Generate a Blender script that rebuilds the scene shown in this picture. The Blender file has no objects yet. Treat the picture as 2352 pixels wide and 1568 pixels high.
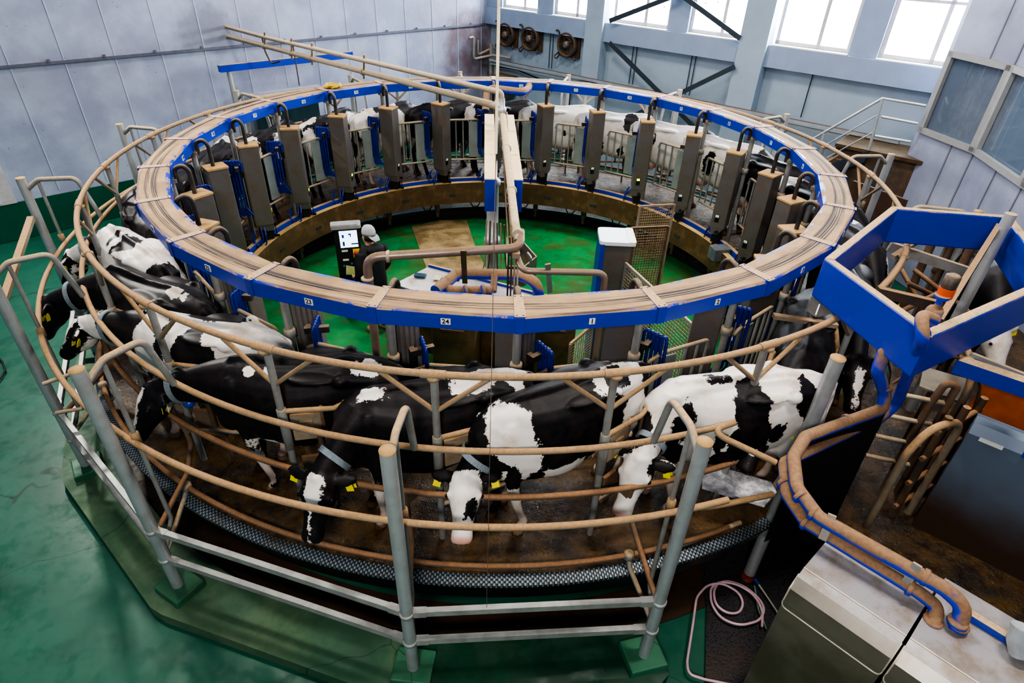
import bpy, bmesh, math, random
import numpy as np
from mathutils import Vector, Matrix, noise as mnoise
random.seed(7)
PI=math.pi
COL=bpy.context.scene.collection
R=math.radians
# ------------------------------------------------------------------ camera (measured from the carousel ring)
W,H=2352,1568
FOC=1392.1; PITCH=.6021; ROLL=.0359; YAW=.03
CAM=np.array([0.,-8.28437,4.38581])
_cp,_sp=math.cos(PITCH),math.sin(PITCH)
FW=np.array([math.sin(YAW)*_cp,math.cos(YAW)*_cp,-_sp])
_r=np.cross(FW,[0,0,1.]); _r/=np.linalg.norm(_r); _u=np.cross(_r,FW)
RT=math.cos(ROLL)*_r+math.sin(ROLL)*_u; UP=-math.sin(ROLL)*_r+math.cos(ROLL)*_u
def ray(px): return (px[0]-W/2)/FOC*RT-(px[1]-H/2)/FOC*UP+FW
def at(x,y,z):
    d=ray((x,y)); q=CAM+d*((z-CAM[2])/d[2]); return Vector((float(q[0]),float(q[1]),float(q[2])))
def onplane(px,p0,ang):
    d=ray(px); n=np.array([-math.sin(R(ang)),math.cos(R(ang)),0]); p=np.array([p0[0],p0[1],0.])
    t=((p-CAM)@n)/(d@n); return Vector((CAM+t*d).tolist())
def onvert(px,xy):
    d=ray(px); t=((xy[0]-CAM[0])*d[0]+(xy[1]-CAM[1])*d[1])/(d[0]**2+d[1]**2); return float(CAM[2]+t*d[2])
def pol(r,a,z=0.): return Vector((r*math.cos(R(a)),r*math.sin(R(a)),z))
cd=bpy.data.cameras.new('camera'); cam=bpy.data.objects.new('camera',cd); COL.objects.link(cam)
cd.sensor_width=36; cd.sensor_fit='HORIZONTAL'; cd.lens=FOC/W*36; cd.clip_start=.05
M=Matrix(((RT[0],UP[0],-FW[0],CAM[0]),(RT[1],UP[1],-FW[1],CAM[1]),(RT[2],UP[2],-FW[2],CAM[2]),(0,0,0,1)))
cam.matrix_world=M; bpy.context.scene.camera=cam
# ------------------------------------------------------------------ object helpers
def tag(o,label=None,cat=None,group=None,kind=None):
    if label: o['label']=label
    if cat: o['category']=cat
    if group: o['group']=group
    if kind: o['kind']=kind
    return o
def empty(name,loc=(0,0,0),rz=0,label=None,cat=None,group=None):
    o=bpy.data.objects.new(name,None); COL.objects.link(o); o.location=loc; o.rotation_euler=(0,0,rz); o.empty_display_size=.1
    return tag(o,label,cat,group)
def copy_tree(o,parent=None):
    c=o.copy(); COL.objects.link(c)
    if parent is not None: c.parent=parent
    for ch in list(o.children): copy_tree(ch,c)
    return c
class MB:
    def __init__(s): s.v=[]; s.f=[]; s.sm=[]
    def add(s,vs,fs,sm=False):
        b=len(s.v); s.v.extend([tuple(x) for x in vs]); s.f.extend([tuple(b+i for i in f) for f in fs]); s.sm.extend([sm]*len(fs)); return s
    def box(s,c,size,rz=0,mat=None):
        hx,hy,hz=size[0]/2,size[1]/2,size[2]/2
        m=mat if mat is not None else Matrix.Translation(c)@Matrix.Rotation(rz,4,'Z')
        vs=[m@Vector((x,y,z)) for x in(-hx,hx) for y in(-hy,hy) for z in(-hz,hz)]
        return s.add(vs,[(0,1,3,2),(4,6,7,5),(0,4,5,1),(2,3,7,6),(0,2,6,4),(1,5,7,3)])
    def rbox(s,c,size,rz=0,rad=.02,seg=3):
        # box with rounded vertical edges
        hx,hy,hz=size[0]/2,size[1]/2,size[2]/2; pts=[]
        for cx,cy,a0 in((hx-rad,hy-rad,0),(-hx+rad,hy-rad,90),(-hx+rad,-hy+rad,180),(hx-rad,-hy+rad,270)):
            for i in range(seg+1):
                a=R(a0+90*i/seg); pts.append((cx+rad*math.cos(a),cy+rad*math.sin(a)))
        m=Matrix.Translation(c)@Matrix.Rotation(rz,4,'Z')
        return s.prism([m@Vector((x,y,-hz)) for x,y in pts],(0,0,2*hz))
    def prism(s,pts,ext):
        n=len(pts); e=Vector(ext); a=[Vector(p) for p in pts]; vs=a+[p+e for p in a]
        return s.add(vs,[tuple(range(n))[::-1],tuple(range(n,2*n))]+[(i,(i+1)%n,n+(i+1)%n,n+i) for i in range(n)])
    def quad(s,a,b,c,d): return s.add([a,b,c,d],[(0,1,2,3)])
    def bar(s,a,b,w,h,up=(0,0,1)):
        a=Vector(a); b=Vector(b); d=(b-a); L=d.length; d.normalize(); u=Vector(up); sd=d.cross(u)
        if sd.length<1e-4: sd=d.cross(Vector((1,0,0)))
        sd.normalize(); u=sd.cross(d)
        m=Matrix(((d.x,sd.x,u.x,(a.x+b.x)/2),(d.y,sd.y,u.y,(a.y+b.y)/2),(d.z,sd.z,u.z,(a.z+b.z)/2),(0,0,0,1)))
        return s.box(None,(L,w,h),mat=m)
    def tube(s,pts,r,n=12,closed=False,caps=True,fillet=0,radii=None):
        P=[Vector(p) for p in pts]
        if fillet>0: P=fil(P,fillet,closed)
        m=len(P); T=[]
        for i in range(m):
            if closed: t=P[(i+1)%m]-P[i-1]
            else: t=P[min(i+1,m-1)]-P[max(i-1,0)]
            T.append(t.normalized())
        t0=T[0]; nrm=t0.cross(Vector((0,0,1)))
        if nrm.length<1e-3: nrm=t0.cross(Vector((1,0,0)))
        nrm.normalize(); vs=[]
        for i in range(m):
            nrm=(nrm-T[i]*nrm.dot(T[i])); nrm.normalize(); bn=T[i].cross(nrm)
            rr=radii[i] if radii and len(radii)==m else r
            for k in range(n):
                a=2*PI*k/n; vs.append(P[i]+(nrm*math.cos(a)+bn*math.sin(a))*rr)
        fs=[]
        for i in range(m if closed else m-1):
            j=(i+1)%m
            for k in range(n): fs.append((i*n+k,i*n+(k+1)%n,j*n+(k+1)%n,j*n+k))
        s.add(vs,fs,True)
        if caps and not closed:
            s.add(vs[:n],[tuple(range(n))[::-1]]); s.add(vs[-n:],[tuple(range(n))])
        return s
    def lathe(s,c,prof,n=24,axis=None):
        vs=[];m=len(prof)
        X,Y,Z=Vector((1,0,0)),Vector((0,1,0)),Vector((0,0,1))
        if axis is not None:
            Z=Vector(axis).normalized(); X=Z.orthogonal().normalized(); Y=Z.cross(X)
        c=Vector(c)
        for r,z in prof:
            for k in range(n):
                a=2*PI*k/n; vs.append(c+X*(r*math.cos(a))+Y*(r*math.sin(a))+Z*z)
        fs=[(i*n+k,i*n+(k+1)%n,(i+1)*n+(k+1)%n,(i+1)*n+k) for i in range(m-1) for k in range(n)]
        s.add(vs,fs,True)
        s.add(vs[:n],[tuple(range(n))[::-1]]); s.add(vs[-n:],[tuple(range(n))]); return s
    def arcprof(s,prof,a0=0,a1=360,n=144,closedprof=True):
        # revolve closed (r,z) profile around world z
        full=abs(a1-a0-360)<1e-6; m=n if full else n+1; p=len(prof); vs=[]
        for i in range(m):
            a=R(a0+(a1-a0)*i/n)
            for r,z in prof: vs.append((r*math.cos(a),r*math.sin(a),z))
        fs=[]
        for i in range(n):
            j=(i+1)%m if full else i+1
            for k in range(p if closedprof else p-1): fs.append((i*p+k,j*p+k,j*p+(k+1)%p,i*p+(k+1)%p))
        s.add(vs,fs,False)
        if not full and closedprof:
            s.add(vs[:p],[tuple(range(p))]); s.add(vs[-p:],[tuple(range(p))[::-1]])
        return s
    def build(s,name,mat,parent=None,smooth=None,bevel=0):
        me=bpy.data.meshes.new(name); me.from_pydata(s.v,[],s.f)
        me.polygons.foreach_set('use_smooth',s.sm if smooth is None else [smooth]*len(s.f))
        bm=bmesh.new(); bm.from_mesh(me); bmesh.ops.recalc_face_normals(bm,faces=bm.faces)
        bm.to_mesh(me); bm.free(); me.update()
        me.materials.append(mat); o=bpy.data.objects.new(name,me); COL.objects.link(o)
        if parent is not None: o.parent=parent
        if bevel:
            b=o.modifiers.new('b','BEVEL'); b.width=bevel; b.segments=2; b.limit_method='ANGLE'
        return o
def fil(P,rad,closed=False):
    out=[];n=len(P)
    for i in range(n):
        if not closed and i in(0,n-1): out.append(P[i]); continue
        a=P[i-1];b=P[i];c=P[(i+1)%n]
        u=(a-b);v=(c-b);lu,lv=u.length,v.length
        if lu<1e-6 or lv<1e-6: out.append(b); continue
        u.normalize();v.normalize(); ang=u.angle(v)
        if ang>R(172): out.append(b); continue
        d=min(rad/math.tan(ang/2),lu*.48,lv*.48)
        p0=b+u*d;p1=b+v*d
        for k in range(7):
            t=k/6; out.append(p0*(1-t)**2+b*2*t*(1-t)+p1*t*t)
    return out
def arc(r,z,a0,a1,n=60): return [pol(r,a0+(a1-a0)*i/n,z) for i in range(n+1)]
# ------------------------------------------------------------------ materials
class NT:
    def __init__(s,name):
        s.m=bpy.data.materials.new(name); s.m.use_nodes=True; s.t=s.m.node_tree; s.t.nodes.clear()
        s.out=s.t.nodes.new('ShaderNodeOutputMaterial'); s.b=s.t.nodes.new('ShaderNodeBsdfPrincipled'); s.l(s.b.outputs[0],s.out.inputs[0])
    def l(s,a,b): s.t.links.new(a,b)
    def n(s,ty,**kw):
        x=s.t.nodes.new('ShaderNode'+ty)
        for k,v in kw.items(): setattr(x,k,v)
        return x
    def val(s,inp,v):
        if hasattr(v,'is_output') : s.l(v,inp)
        else: inp.default_value=v
    def math(s,op,a,b=0.,c=None,clamp=False):
        x=s.n('Math',operation=op); x.use_clamp=clamp; s.val(x.inputs[0],a); s.val(x.inputs[1],b)
        if c is not None: s.val(x.inputs[2],c)
        return x.outputs[0]
    def noise(s,scale,detail=4,rough=.6,vec=None,dist=0.):
        x=s.n('TexNoise'); x.inputs['Scale'].default_value=scale; x.inputs['Detail'].default_value=detail; x.inputs['Roughness'].default_value=rough; x.inputs['Distortion'].default_value=dist
        s.l(vec if vec is not None else s.pos(),x.inputs['Vector']); return x.outputs['Fac']
    def pos(s):
        if not hasattr(s,'_p'): s._p=s.n('NewGeometry')
        return s._p.outputs['Position']
    def obj(s):
        if not hasattr(s,'_o'): s._o=s.n('TexCoord')
        return s._o.outputs['Object']
    def nz(s):
        s.pos(); x=s.n('SeparateXYZ'); s.l(s._p.outputs['Normal'],x.inputs[0]); return x.outputs[2]
    def sstep(s,v,a,b,lo=0.,hi=1.):
        x=s.n('MapRange',interpolation_type='SMOOTHSTEP'); s.val(x.inputs['Value'],v)
        x.inputs['From Min'].default_value=a; x.inputs['From Max'].default_value=b; x.inputs['To Min'].default_value=lo; x.inputs['To Max'].default_value=hi; return x.outputs[0]
    def mix(s,f,a,b):
        x=s.n('Mix',data_type='RGBA'); s.val(x.inputs[0],f)
        for i,v in((6,a),(7,b)):
            if hasattr(v,'is_output'): s.l(v,x.inputs[i])
            else: x.inputs[i].default_value=(*v,1)
        return x.outputs[2]
    def bump(s,h,st=.3,dist=.01):
        x=s.n('Bump'); x.inputs['Strength'].default_value=st; x.inputs['Distance'].default_value=dist; s.l(h,x.inputs['Height']); s.l(x.outputs[0],s.b.inputs['Normal'])
    def set(s,**k):
        for a,v in k.items():
            i=s.b.inputs[{'color':'Base Color','rough':'Roughness','metal':'Metallic','ecol':'Emission Color','est':'Emission Strength','spec':'Specular IOR Level','alpha':'Alpha','coat':'Coat Weight','trans':'Transmission Weight'}[a]]
            if hasattr(v,'is_output'): s.l(v,i)
            elif a in('color','ecol'): i.default_value=(*v,1)
            else: i.default_value=v
        return s
def srgb(r,g,b):
    f=lambda c:(c/255/12.92 if c/255<=.04045 else ((c/255+.055)/1.055)**2.4)
    return (f(r),f(g),f(b))
DUST=srgb(186,158,122); DUSTD=srgb(120,95,68)
def plain(name,col,rough=.6,metal=0.,var=.15,scale=6.,bump=0.):
    t=NT(name); nz=t.noise(scale,5); dark=tuple(c*(1-var*2) for c in col); t.set(color=t.mix(t.sstep(nz,.3,.7),dark,col),rough=rough,metal=metal)
    if bump: t.bump(t.noise(scale*8,3),bump,.01)
    return t.m
def dusty(name,base,rough=.45,metal=0.,amt=1.,lo=.25,hi=.75,dust=DUST,rust=0.,grime=.3,cover=0.):
    t=NT(name); n1=t.noise(5,6,.65); n2=t.noise(38,4,.6)
    b=t.mix(t.math('MULTIPLY',t.sstep(n1,.42,.72),grime),base,DUSTD)
    if rust: b=t.mix(t.math('MULTIPLY',t.sstep(t.noise(9,6,.7),.5,.62),rust),b,srgb(110,66,38))
    up=t.sstep(t.math('ADD',t.nz(),t.math('MULTIPLY',t.math('SUBTRACT',n1,.5),.7)),lo,hi)
    patch=t.sstep(t.math('ADD',n2,t.math('MULTIPLY',n1,.5)),.45+.2*(1-amt),.62+.2*(1-amt),.55*amt,1.)
    f=t.math('MAXIMUM',t.math('MULTIPLY',up,patch),t.math('MULTIPLY',t.sstep(n1,.35,.6),cover),clamp=True)
    dc=t.mix(t.sstep(n2,.35,.65),tuple(c*.78 for c in dust),dust)
    t.set(color=t.mix(f,b,dc),metal=t.math('MULTIPLY',t.math('SUBTRACT',1.,f),metal),rough=t.math('ADD',t.math('MULTIPLY',f,.9-rough),rough))
    t.bump(n2,.25,.004); return t.m
BLUE=srgb(10,52,168)
m_blue=dusty('blue_paint_dusty',BLUE,.35,0,1,.35,.7,grime=.12)
m_bluepipe=dusty('blue_pipe_dusty',srgb(14,60,190),.4,0,1,.0,.3,dust=srgb(146,114,86),grime=.15,cover=.08)
m_galv=dusty('galvanised_dusty',srgb(150,152,150),.45,.35,1,.2,.7,grime=.4,rust=.12)
m_galvclean=dusty('galvanised_clean',srgb(178,182,184),.4,.45,.45,.7,.98,grime=.22,rust=.06)
m_brownpipe=dusty('brown_steel_pipe',srgb(140,122,110),.35,.4,.8,.45,.9,dust=srgb(134,108,84),grime=.4)
m_bar=plain('galvanised_bar',srgb(168,168,164),.45,.3,.14,7,.1)
m_rail=dusty('rail_dusty',srgb(150,138,120),.55,.2,1,-.05,.45,dust=srgb(170,136,98),grime=.5,rust=.25)
m_railrust=dusty('rail_rusty',srgb(112,92,78),.6,.15,1,.2,.8,dust=srgb(150,112,80),grime=.7,rust=.5)
m_steel=dusty('stainless_dusty',srgb(118,113,112),.4,.5,.5,.6,.95,grime=.55)
m_steelclean=dusty('stainless_clean',srgb(196,198,202),.3,.6,.3,.8,1.3,grime=.1)
m_lid=plain('cardboard_dust_lid',srgb(176,140,92),.9,0,.08,20)
m_beige=dusty('beige_pipe',srgb(158,146,130),.5,.1,1,.2,.7,dust=srgb(196,174,140),grime=.45)
m_creamlid=plain('cream_dusty_cover',srgb(226,200,160),.8,0,.05,14)
m_brown=plain('brown_dirty_metal',srgb(108,86,58),.55,.15,.28,3,.2)
m_black=plain('black_rubber',srgb(24,23,24),.6,0,.2,12,.2)
m_dark=plain('dark_steel',srgb(52,62,72),.5,.2,.1,8)
m_darkbrown=dusty('dark_grimy_steel',srgb(74,64,56),.55,.1,1,.35,.9,dust=srgb(150,118,84),grime=.6,rust=.4)
m_yellow=plain('yellow_plastic',srgb(236,214,12),.4,0,.05,20)
m_lit=NT('lit_display').set(color=srgb(190,240,20),ecol=srgb(190,245,20),est=1.6).m
m_white=plain('white_plate',srgb(226,226,222),.5,0,.05,20)
m_blk=plain('black_print',srgb(16,16,16),.5,0,0,5)
m_hoseblue=plain('blue_hose',srgb(20,42,140),.35,0,.15,20)
m_hoseblk=dusty('dark_hose',srgb(38,38,40),.5,0,.8,.3,.9,dust=srgb(130,112,92),grime=.35)
m_pink=plain('pink_hose',srgb(214,178,188),.35,0,.08,10)
m_red=plain('red_plastic',srgb(200,40,25),.35,0,.05,9)
m_orange=plain('orange_paint',srgb(190,92,20),.5,0,.2,3,.1)
m_cobble=plain('rope_fibre',srgb(236,220,190),.9,0,.1,40)
m_yrope=plain('yellow_rope',srgb(220,190,80),.9,0,.1,60,.5)
def wall_mat():
    t=NT('painted_wall_panel'); n=t.noise(1.1,6,.6); n2=t.noise(60,2,.5); n3=t.noise(.45,3,.5)
    c=t.mix(t.sstep(n,.35,.7),srgb(138,144,168),srgb(164,172,194))
    c=t.mix(t.math('MULTIPLY',t.sstep(n3,.45,.7),.35),c,srgb(128,124,142))
    sp=t.n('TexVoronoi'); sp.inputs['Scale'].default_value=5.5; t.l(t.pos(),sp.inputs['Vector'])
    c=t.mix(t.sstep(sp.outputs['Distance'],.03,.06,.8,0.),c,srgb(70,62,58))
    t.set(color=c,rough=.55); t.bump(n2,.04,.002); return t
def wall_left_mat():
    t=wall_mat(); old=t.b.inputs['Base Color'].links[0].from_socket
    # brown mould stain in the far corner, below the eave seam
    def blob(c,r,seed):
        v=t.n('VectorMath',operation='DISTANCE'); t.l(t.pos(),v.inputs[0]); v.inputs[1].default_value=c
        d=t.math('DIVIDE',v.outputs['Value'],r)
        return t.sstep(t.math('ADD',d,t.math('MULTIPLY',t.math('SUBTRACT',t.noise(2.2+seed,6,.65),.5),.9)),.45,1.,1.,0.)
    f=t.math('MAXIMUM',blob((-1.0,10.3,1.55),1.25,0),t.math('MULTIPLY',blob((-1.6,9.8,2.2),1.4,1),.35),clamp=True)
    f=t.math('MULTIPLY',f,t.sstep(t.noise(3,5),.2,.6,.5,1.))
    c=t.mix(t.math('MULTIPLY',f,.85),old,srgb(104,80,82))
    g=t.math('MULTIPLY',blob((-6.1,5.7,2.38),.7,2),.4)
    c=t.mix(g,c,srgb(84,80,86)); t.set(color=c); return t.m
m_wall_l=wall_left_mat(); m_wall=wall_mat().m
m_wallb=plain('pale_blue_concrete',srgb(150,166,182),.6,0,.06,1.5,.05)
m_beam=plain('blue_grey_beam',srgb(138,154,178),.55,0,.04,3,.05)
m_seam=plain('seam_dark',srgb(96,98,112),.6,0,.1,10)
m_seamb=plain('booth_joint',srgb(118,122,134),.6,0,.02,10)
m_seaml=plain('panel_joint',srgb(166,174,198),.6,0,.02,10)
def floor_mat(name,a,b,bright=1.,wet=.3,dirt=0.,dcol=srgb(84,72,40)):
    t=NT(name); n=t.noise(.8,6,.6); n2=t.noise(26,3,.5); n4=t.noise(4,6,.7)
    c=t.mix(t.sstep(n,.3,.7),a,b)
    if dirt: c=t.mix(t.math('MULTIPLY',t.sstep(t.noise(1.7,7,.7),.42,.62),dirt),c,dcol)
    vo=t.n('TexVoronoi',feature='DISTANCE_TO_EDGE'); vo.inputs['Scale'].default_value=.28
    mp=t.n('VectorMath',operation='ADD'); t.l(t.pos(),mp.inputs[0]); nn=t.n('TexNoise'); nn.inputs['Scale'].default_value=1.3; t.l(t.pos(),nn.inputs['Vector']); t.l(nn.outputs['Color'],mp.inputs[1]); t.l(mp.outputs[0],vo.inputs['Vector'])
    c=t.mix(t.sstep(vo.outputs['Distance'],.0008,.0024,.7,0.),c,tuple(x*.35 for x in a))
    t.set(color=c,rough=t.sstep(n4,.35,.7,wet,wet+.3)); t.bump(n4,.12,.01); return t.m
m_floor=floor_mat('green_epoxy_floor',srgb(10,74,56),srgb(34,98,78),wet=.34)
m_pit=floor_mat('green_pit_floor',srgb(10,118,62),srgb(28,148,82),wet=.28,dirt=.6)
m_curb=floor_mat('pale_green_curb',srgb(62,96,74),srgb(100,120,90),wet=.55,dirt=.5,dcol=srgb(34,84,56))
m_ped=floor_mat('green_pedestal_paint',srgb(24,84,60),srgb(66,126,96),wet=.45,dirt=.2)
m_trench=floor_mat('brown_trench',srgb(50,34,22),srgb(74,50,30),wet=.45,dirt=.4,dcol=srgb(30,24,18))
m_band=plain('green_wall_band',srgb(10,84,64),.35,0,.1,2)
def wetdirt():
    t=NT('wet_manure_concrete'); n=t.noise(2.2,8,.7); n2=t.noise(40,4,.7); n3=t.noise(9,5,.7)
    c=t.mix(t.sstep(n,.36,.64),srgb(34,25,17),srgb(98,72,34)); c=t.mix(t.math('MULTIPLY',t.sstep(n3,.5,.7),.6),c,srgb(24,18,15))
    t.set(color=c,rough=t.sstep(t.math('ADD',n3,t.math('MULTIPLY',n2,.3)),.5,.8,.16,.6)); t.bump(t.math('ADD',t.math('MULTIPLY',n2,.5),n3),.9,.02); return t.m
m_plat=wetdirt()
def ringtop():
    t=NT('blue_duct_under_dust'); t.pos(); sp=t.n('SeparateXYZ'); t.l(t.obj(),sp.inputs[0]); x,y=sp.outputs[0],sp.outputs[1]
    r=t.math('SQRT',t.math('ADD',t.math('MULTIPLY',x,x),t.math('MULTIPLY',y,y))); a=t.math('ARCTAN2',y,x)
    def st(fr,fa,sc,det,rough=.6):
        cb=t.n('CombineXYZ'); t.l(t.math('MULTIPLY',r,fr),cb.inputs[0]); t.l(t.math('MULTIPLY',a,fa),cb.inputs[1]); return t.noise(sc,det,rough,cb.outputs[0])
    s1=st(75,.9,1.,3); s2=st(26,2.6,1.,5,.7); s3=st(150,4,1.,2)
    band=t.math('MULTIPLY',t.sstep(r,4.15,4.19),t.sstep(r,4.27,4.31,1.,0.))
    band2=t.sstep(r,4.335,4.345,0.,.8); band2=t.math('MULTIPLY',band2,t.sstep(r,4.355,4.365,1.,0.))
    black=t.math('MULTIPLY',t.math('MULTIPLY',t.sstep(s1,.46,.50),t.sstep(s2,.36,.5)),band)
    black=t.math('MAXIMUM',black,t.math('MULTIPLY',t.math('MULTIPLY',t.sstep(s3,.52,.6),t.sstep(s2,.5,.6)),t.math('MULTIPLY',band,.45)))
    dust=t.mix(t.sstep(t.math('ADD',t.math('MULTIPLY',st(24,14,1.,5),.35),t.math('MULTIPLY',t.noise(3,5),.65)),.35,.65),srgb(142,114,84),srgb(170,141,106))
    c=t.mix(black,dust,srgb(30,29,38)); c=t.mix(t.math('MULTIPLY',band2,t.sstep(s2,.42,.6)),c,srgb(70,60,60))
    n1=t.noise(4,6,.7); up=t.sstep(t.math('ADD',t.nz(),t.math('MULTIPLY',t.math('SUBTRACT',n1,.5),.9)),.3,.62)
    bl=t.mix(t.math('MULTIPLY',t.sstep(n1,.45,.75),.25),BLUE,srgb(70,80,150))
    edge=t.math('MAXIMUM',t.sstep(r,4.35,4.385),t.sstep(r,4.075,4.095,1.,0.)); bare=t.math('MULTIPLY',edge,t.sstep(t.noise(5,7,.75),.47,.53))
    f=t.math('MULTIPLY',up,t.math('SUBTRACT',1.,bare))
    t.set(color=t.mix(f,bl,c),rough=t.sstep(f,0,1,.35,.85)); t.bump(s1,.2,.004); return t.m
m_ring=ringtop()
def checker():
    t=NT('checker_plate'); br=t.n('TexBrick'); sp=t.n('SeparateXYZ'); t.l(t.obj(),sp.inputs[0])
    r=t.math('SQRT',t.math('ADD',t.math('MULTIPLY',sp.outputs[0],sp.outputs[0]),t.math('MULTIPLY',sp.outputs[1],sp.outputs[1]))); a=t.math('ARCTAN2',sp.outputs[1],sp.outputs[0])
    w=t.math('SINE',t.math('ADD',t.math('MULTIPLY',a,5.3*150),t.math('MULTIPLY',t.math('SIGN',t.math('SINE',t.math('MULTIPLY',r,170))),1.6)))
    c=t.mix(t.sstep(w,.3,.7),srgb(52,60,66),srgb(136,146,152)); n=t.noise(3,5); c=t.mix(t.sstep(n,.5,.75),c,srgb(70,58,44))
    t.set(color=c,rough=.4,metal=.4); t.bump(w,.4,.004); return t.m
m_checker=checker()
def grate():
    t=NT('tan_grating_mat'); n=t.noise(2,6,.7); v=t.n('TexVoronoi'); v.inputs['Scale'].default_value=28; t.l(t.pos(),v.inputs['Vector'])
    c=t.mix(t.sstep(n,.35,.65),srgb(112,96,62),srgb(172,150,110)); c=t.mix(t.sstep(v.outputs['Distance'],.1,.35,.45,0.),c,srgb(60,48,30))
    t.set(color=c,rough=.6); return t.m
m_grate=grate()
def mat_mesh():
    t=NT('black_rubber_mat'); v=t.n('TexVoronoi'); v.inputs['Scale'].default_value=45; t.l(t.pos(),v.inputs['Vector'])
    c=t.mix(t.sstep(v.outputs['Distance'],.2,.5),srgb(14,14,16),srgb(52,50,54)); n=t.noise(1.5,5); c=t.mix(t.math('MULTIPLY',t.sstep(n,.5,.7),.5),c,srgb(70,52,36))
    t.set(color=c,rough=.4); t.bump(v.outputs['Distance'],.2,.006); return t.m
m_mat=mat_mesh()
def glass(name,tint,op):
    m=bpy.data.materials.new(name); m.use_nodes=True; t=m.node_tree; t.nodes.clear()
    o=t.nodes.new('ShaderNodeOutputMaterial'); mx=t.nodes.new('ShaderNodeMixShader'); a=t.nodes.new('ShaderNodeBsdfTransparent'); g=t.nodes.new('ShaderNodeBsdfPrincipled')
    g.inputs['Base Color'].default_value=(*tint,1); g.inputs['Roughness'].default_value=.06; mx.inputs[0].default_value=op
    t.links.new(a.outputs[0],mx.inputs[1]); t.links.new(g.outputs[0],mx.inputs[2]); t.links.new(mx.outputs[0],o.inputs[0]); return m
m_glass=glass('window_glass',(.8,.9,.9),.06); m_booth=glass('booth_glass_dusty',srgb(104,118,136),.62)
m_frame=plain('aluminium_frame',srgb(196,190,194),.45,.2,.08,14); m_framew=plain('cream_window_frame',srgb(150,150,150),.5,0,.05,10)
# ------------------------------------------------------------------ the setting
ZF=-.95
S=lambda o:tag(o,kind='structure')
def disk(mb,r0,r1,z,n=160):
    for i in range(n):
        a,b=360*i/n,360*(i+1)/n
        if r0>0: mb.quad(pol(r0,a,z),pol(r1,a,z),pol(r1,b,z),pol(r0,b,z))
        else: mb.add([(0,0,z),pol(r1,a,z),pol(r1,b,z)],[(0,1,2)])
    return mb
mb=MB(); mb.quad((-16,-14,ZF-.01),(16,-14,ZF-.01),(16,16,ZF-.01),(-16,16,ZF-.01)); S(mb.build('floor',m_floor))
S(disk(MB(),0,4.28,ZF,120).build('floor_pit',m_pit))
S(disk(MB(),4.42,4.95,ZF+.002,160).build('floor_inner_ring',m_floor))
S(MB().arcprof([(4.28,ZF),(4.28,ZF+.2),(4.42,ZF+.2),(4.42,ZF)]).build('trim_pit_curb',m_black))
S(MB().arcprof([(4.95,ZF-.008),(4.95,ZF+.004),(5.36,ZF+.004),(5.36,ZF-.008)]).build('floor_trench',m_trench))
# tan grating in the pit floor
g=MB(); z=ZF+.012; g.add([at(948,508,z),at(1075,505,z),at(1118,640,z),at(1000,640,z)],[(0,1,2,3)]); 
g=MB(); P4=[at(945,520,z),at(1010,505,z),at(1072,506,z),at(1090,560,z),at(1150,690,z),at(1010,700,z)]; g.add(P4,[tuple(range(6))])
S(g.build('floor_grating',m_grate))
# fence post positions
posts={}
for k,(x,y) in {'a':(176,849.5),'b':(889.5,1035),'c':(1619,1015),'d':(46.5,410),'e':(274,286),'g':(2048,355),'h':(1808,263),'i':(1562,207),'j':(1056,165)}.items(): posts[k]=at(x,y,1.74)
posts['k']=pol(5.72,-143.6,1.74); posts['l']=pol(5.95,76,1.74); posts['m']=pol(5.95,121.5,1.74); posts['n']=pol(5.95,144.5,1.74)
r1=at(1715,1330,ZF); posts['r']=Vector((r1.x,r1.y,1.79)); posts['s']=pol(5.9,-15,1.74)
# octagonal green curb between the pedestals
order=['k','a','b','c']; outer=[]
def infl(p,d): v=Vector((p.x,p.y,0)); return v*(1+d/v.length)
angs=sorted([(math.degrees(math.atan2(p.y,p.x))%360,k) for k,p in posts.items()])
outer=[]
for a,k in angs:
    if k in('r',): continue
    p=infl(posts[k],.27); outer.append((a,p))
def outer_r(a):
    a%=360
    for i in range(len(outer)):
        a0,p0=outer[i]; a1,p1=outer[(i+1)%len(outer)]
        aa=a if a>=a0 else a+360; a1x=a1 if a1>a0 else a1+360
        if a0<=aa<=a1x:
            d=Vector((math.cos(R(a)),math.sin(R(a)),0)); e=p1-p0; den=d.x*e.y-d.y*e.x
            return (p0.x*e.y-p0.y*e.x)/den
    return 5.9
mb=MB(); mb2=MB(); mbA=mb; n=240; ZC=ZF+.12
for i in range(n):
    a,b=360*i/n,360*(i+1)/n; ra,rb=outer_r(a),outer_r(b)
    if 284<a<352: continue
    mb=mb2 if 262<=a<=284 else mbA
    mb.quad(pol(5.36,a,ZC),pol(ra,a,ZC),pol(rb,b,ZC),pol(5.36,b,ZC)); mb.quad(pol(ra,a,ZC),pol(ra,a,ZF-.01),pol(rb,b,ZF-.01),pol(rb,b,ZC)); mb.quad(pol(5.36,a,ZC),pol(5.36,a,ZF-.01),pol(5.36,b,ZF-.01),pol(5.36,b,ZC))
S(mbA.build('trim_curb',m_curb)); S(mb2.build('trim_curb_front',floor_mat('dark_green_wet_curb',srgb(16,52,38),srgb(30,76,54),wet=.25,dirt=.4,dcol=srgb(30,44,28))))
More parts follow.
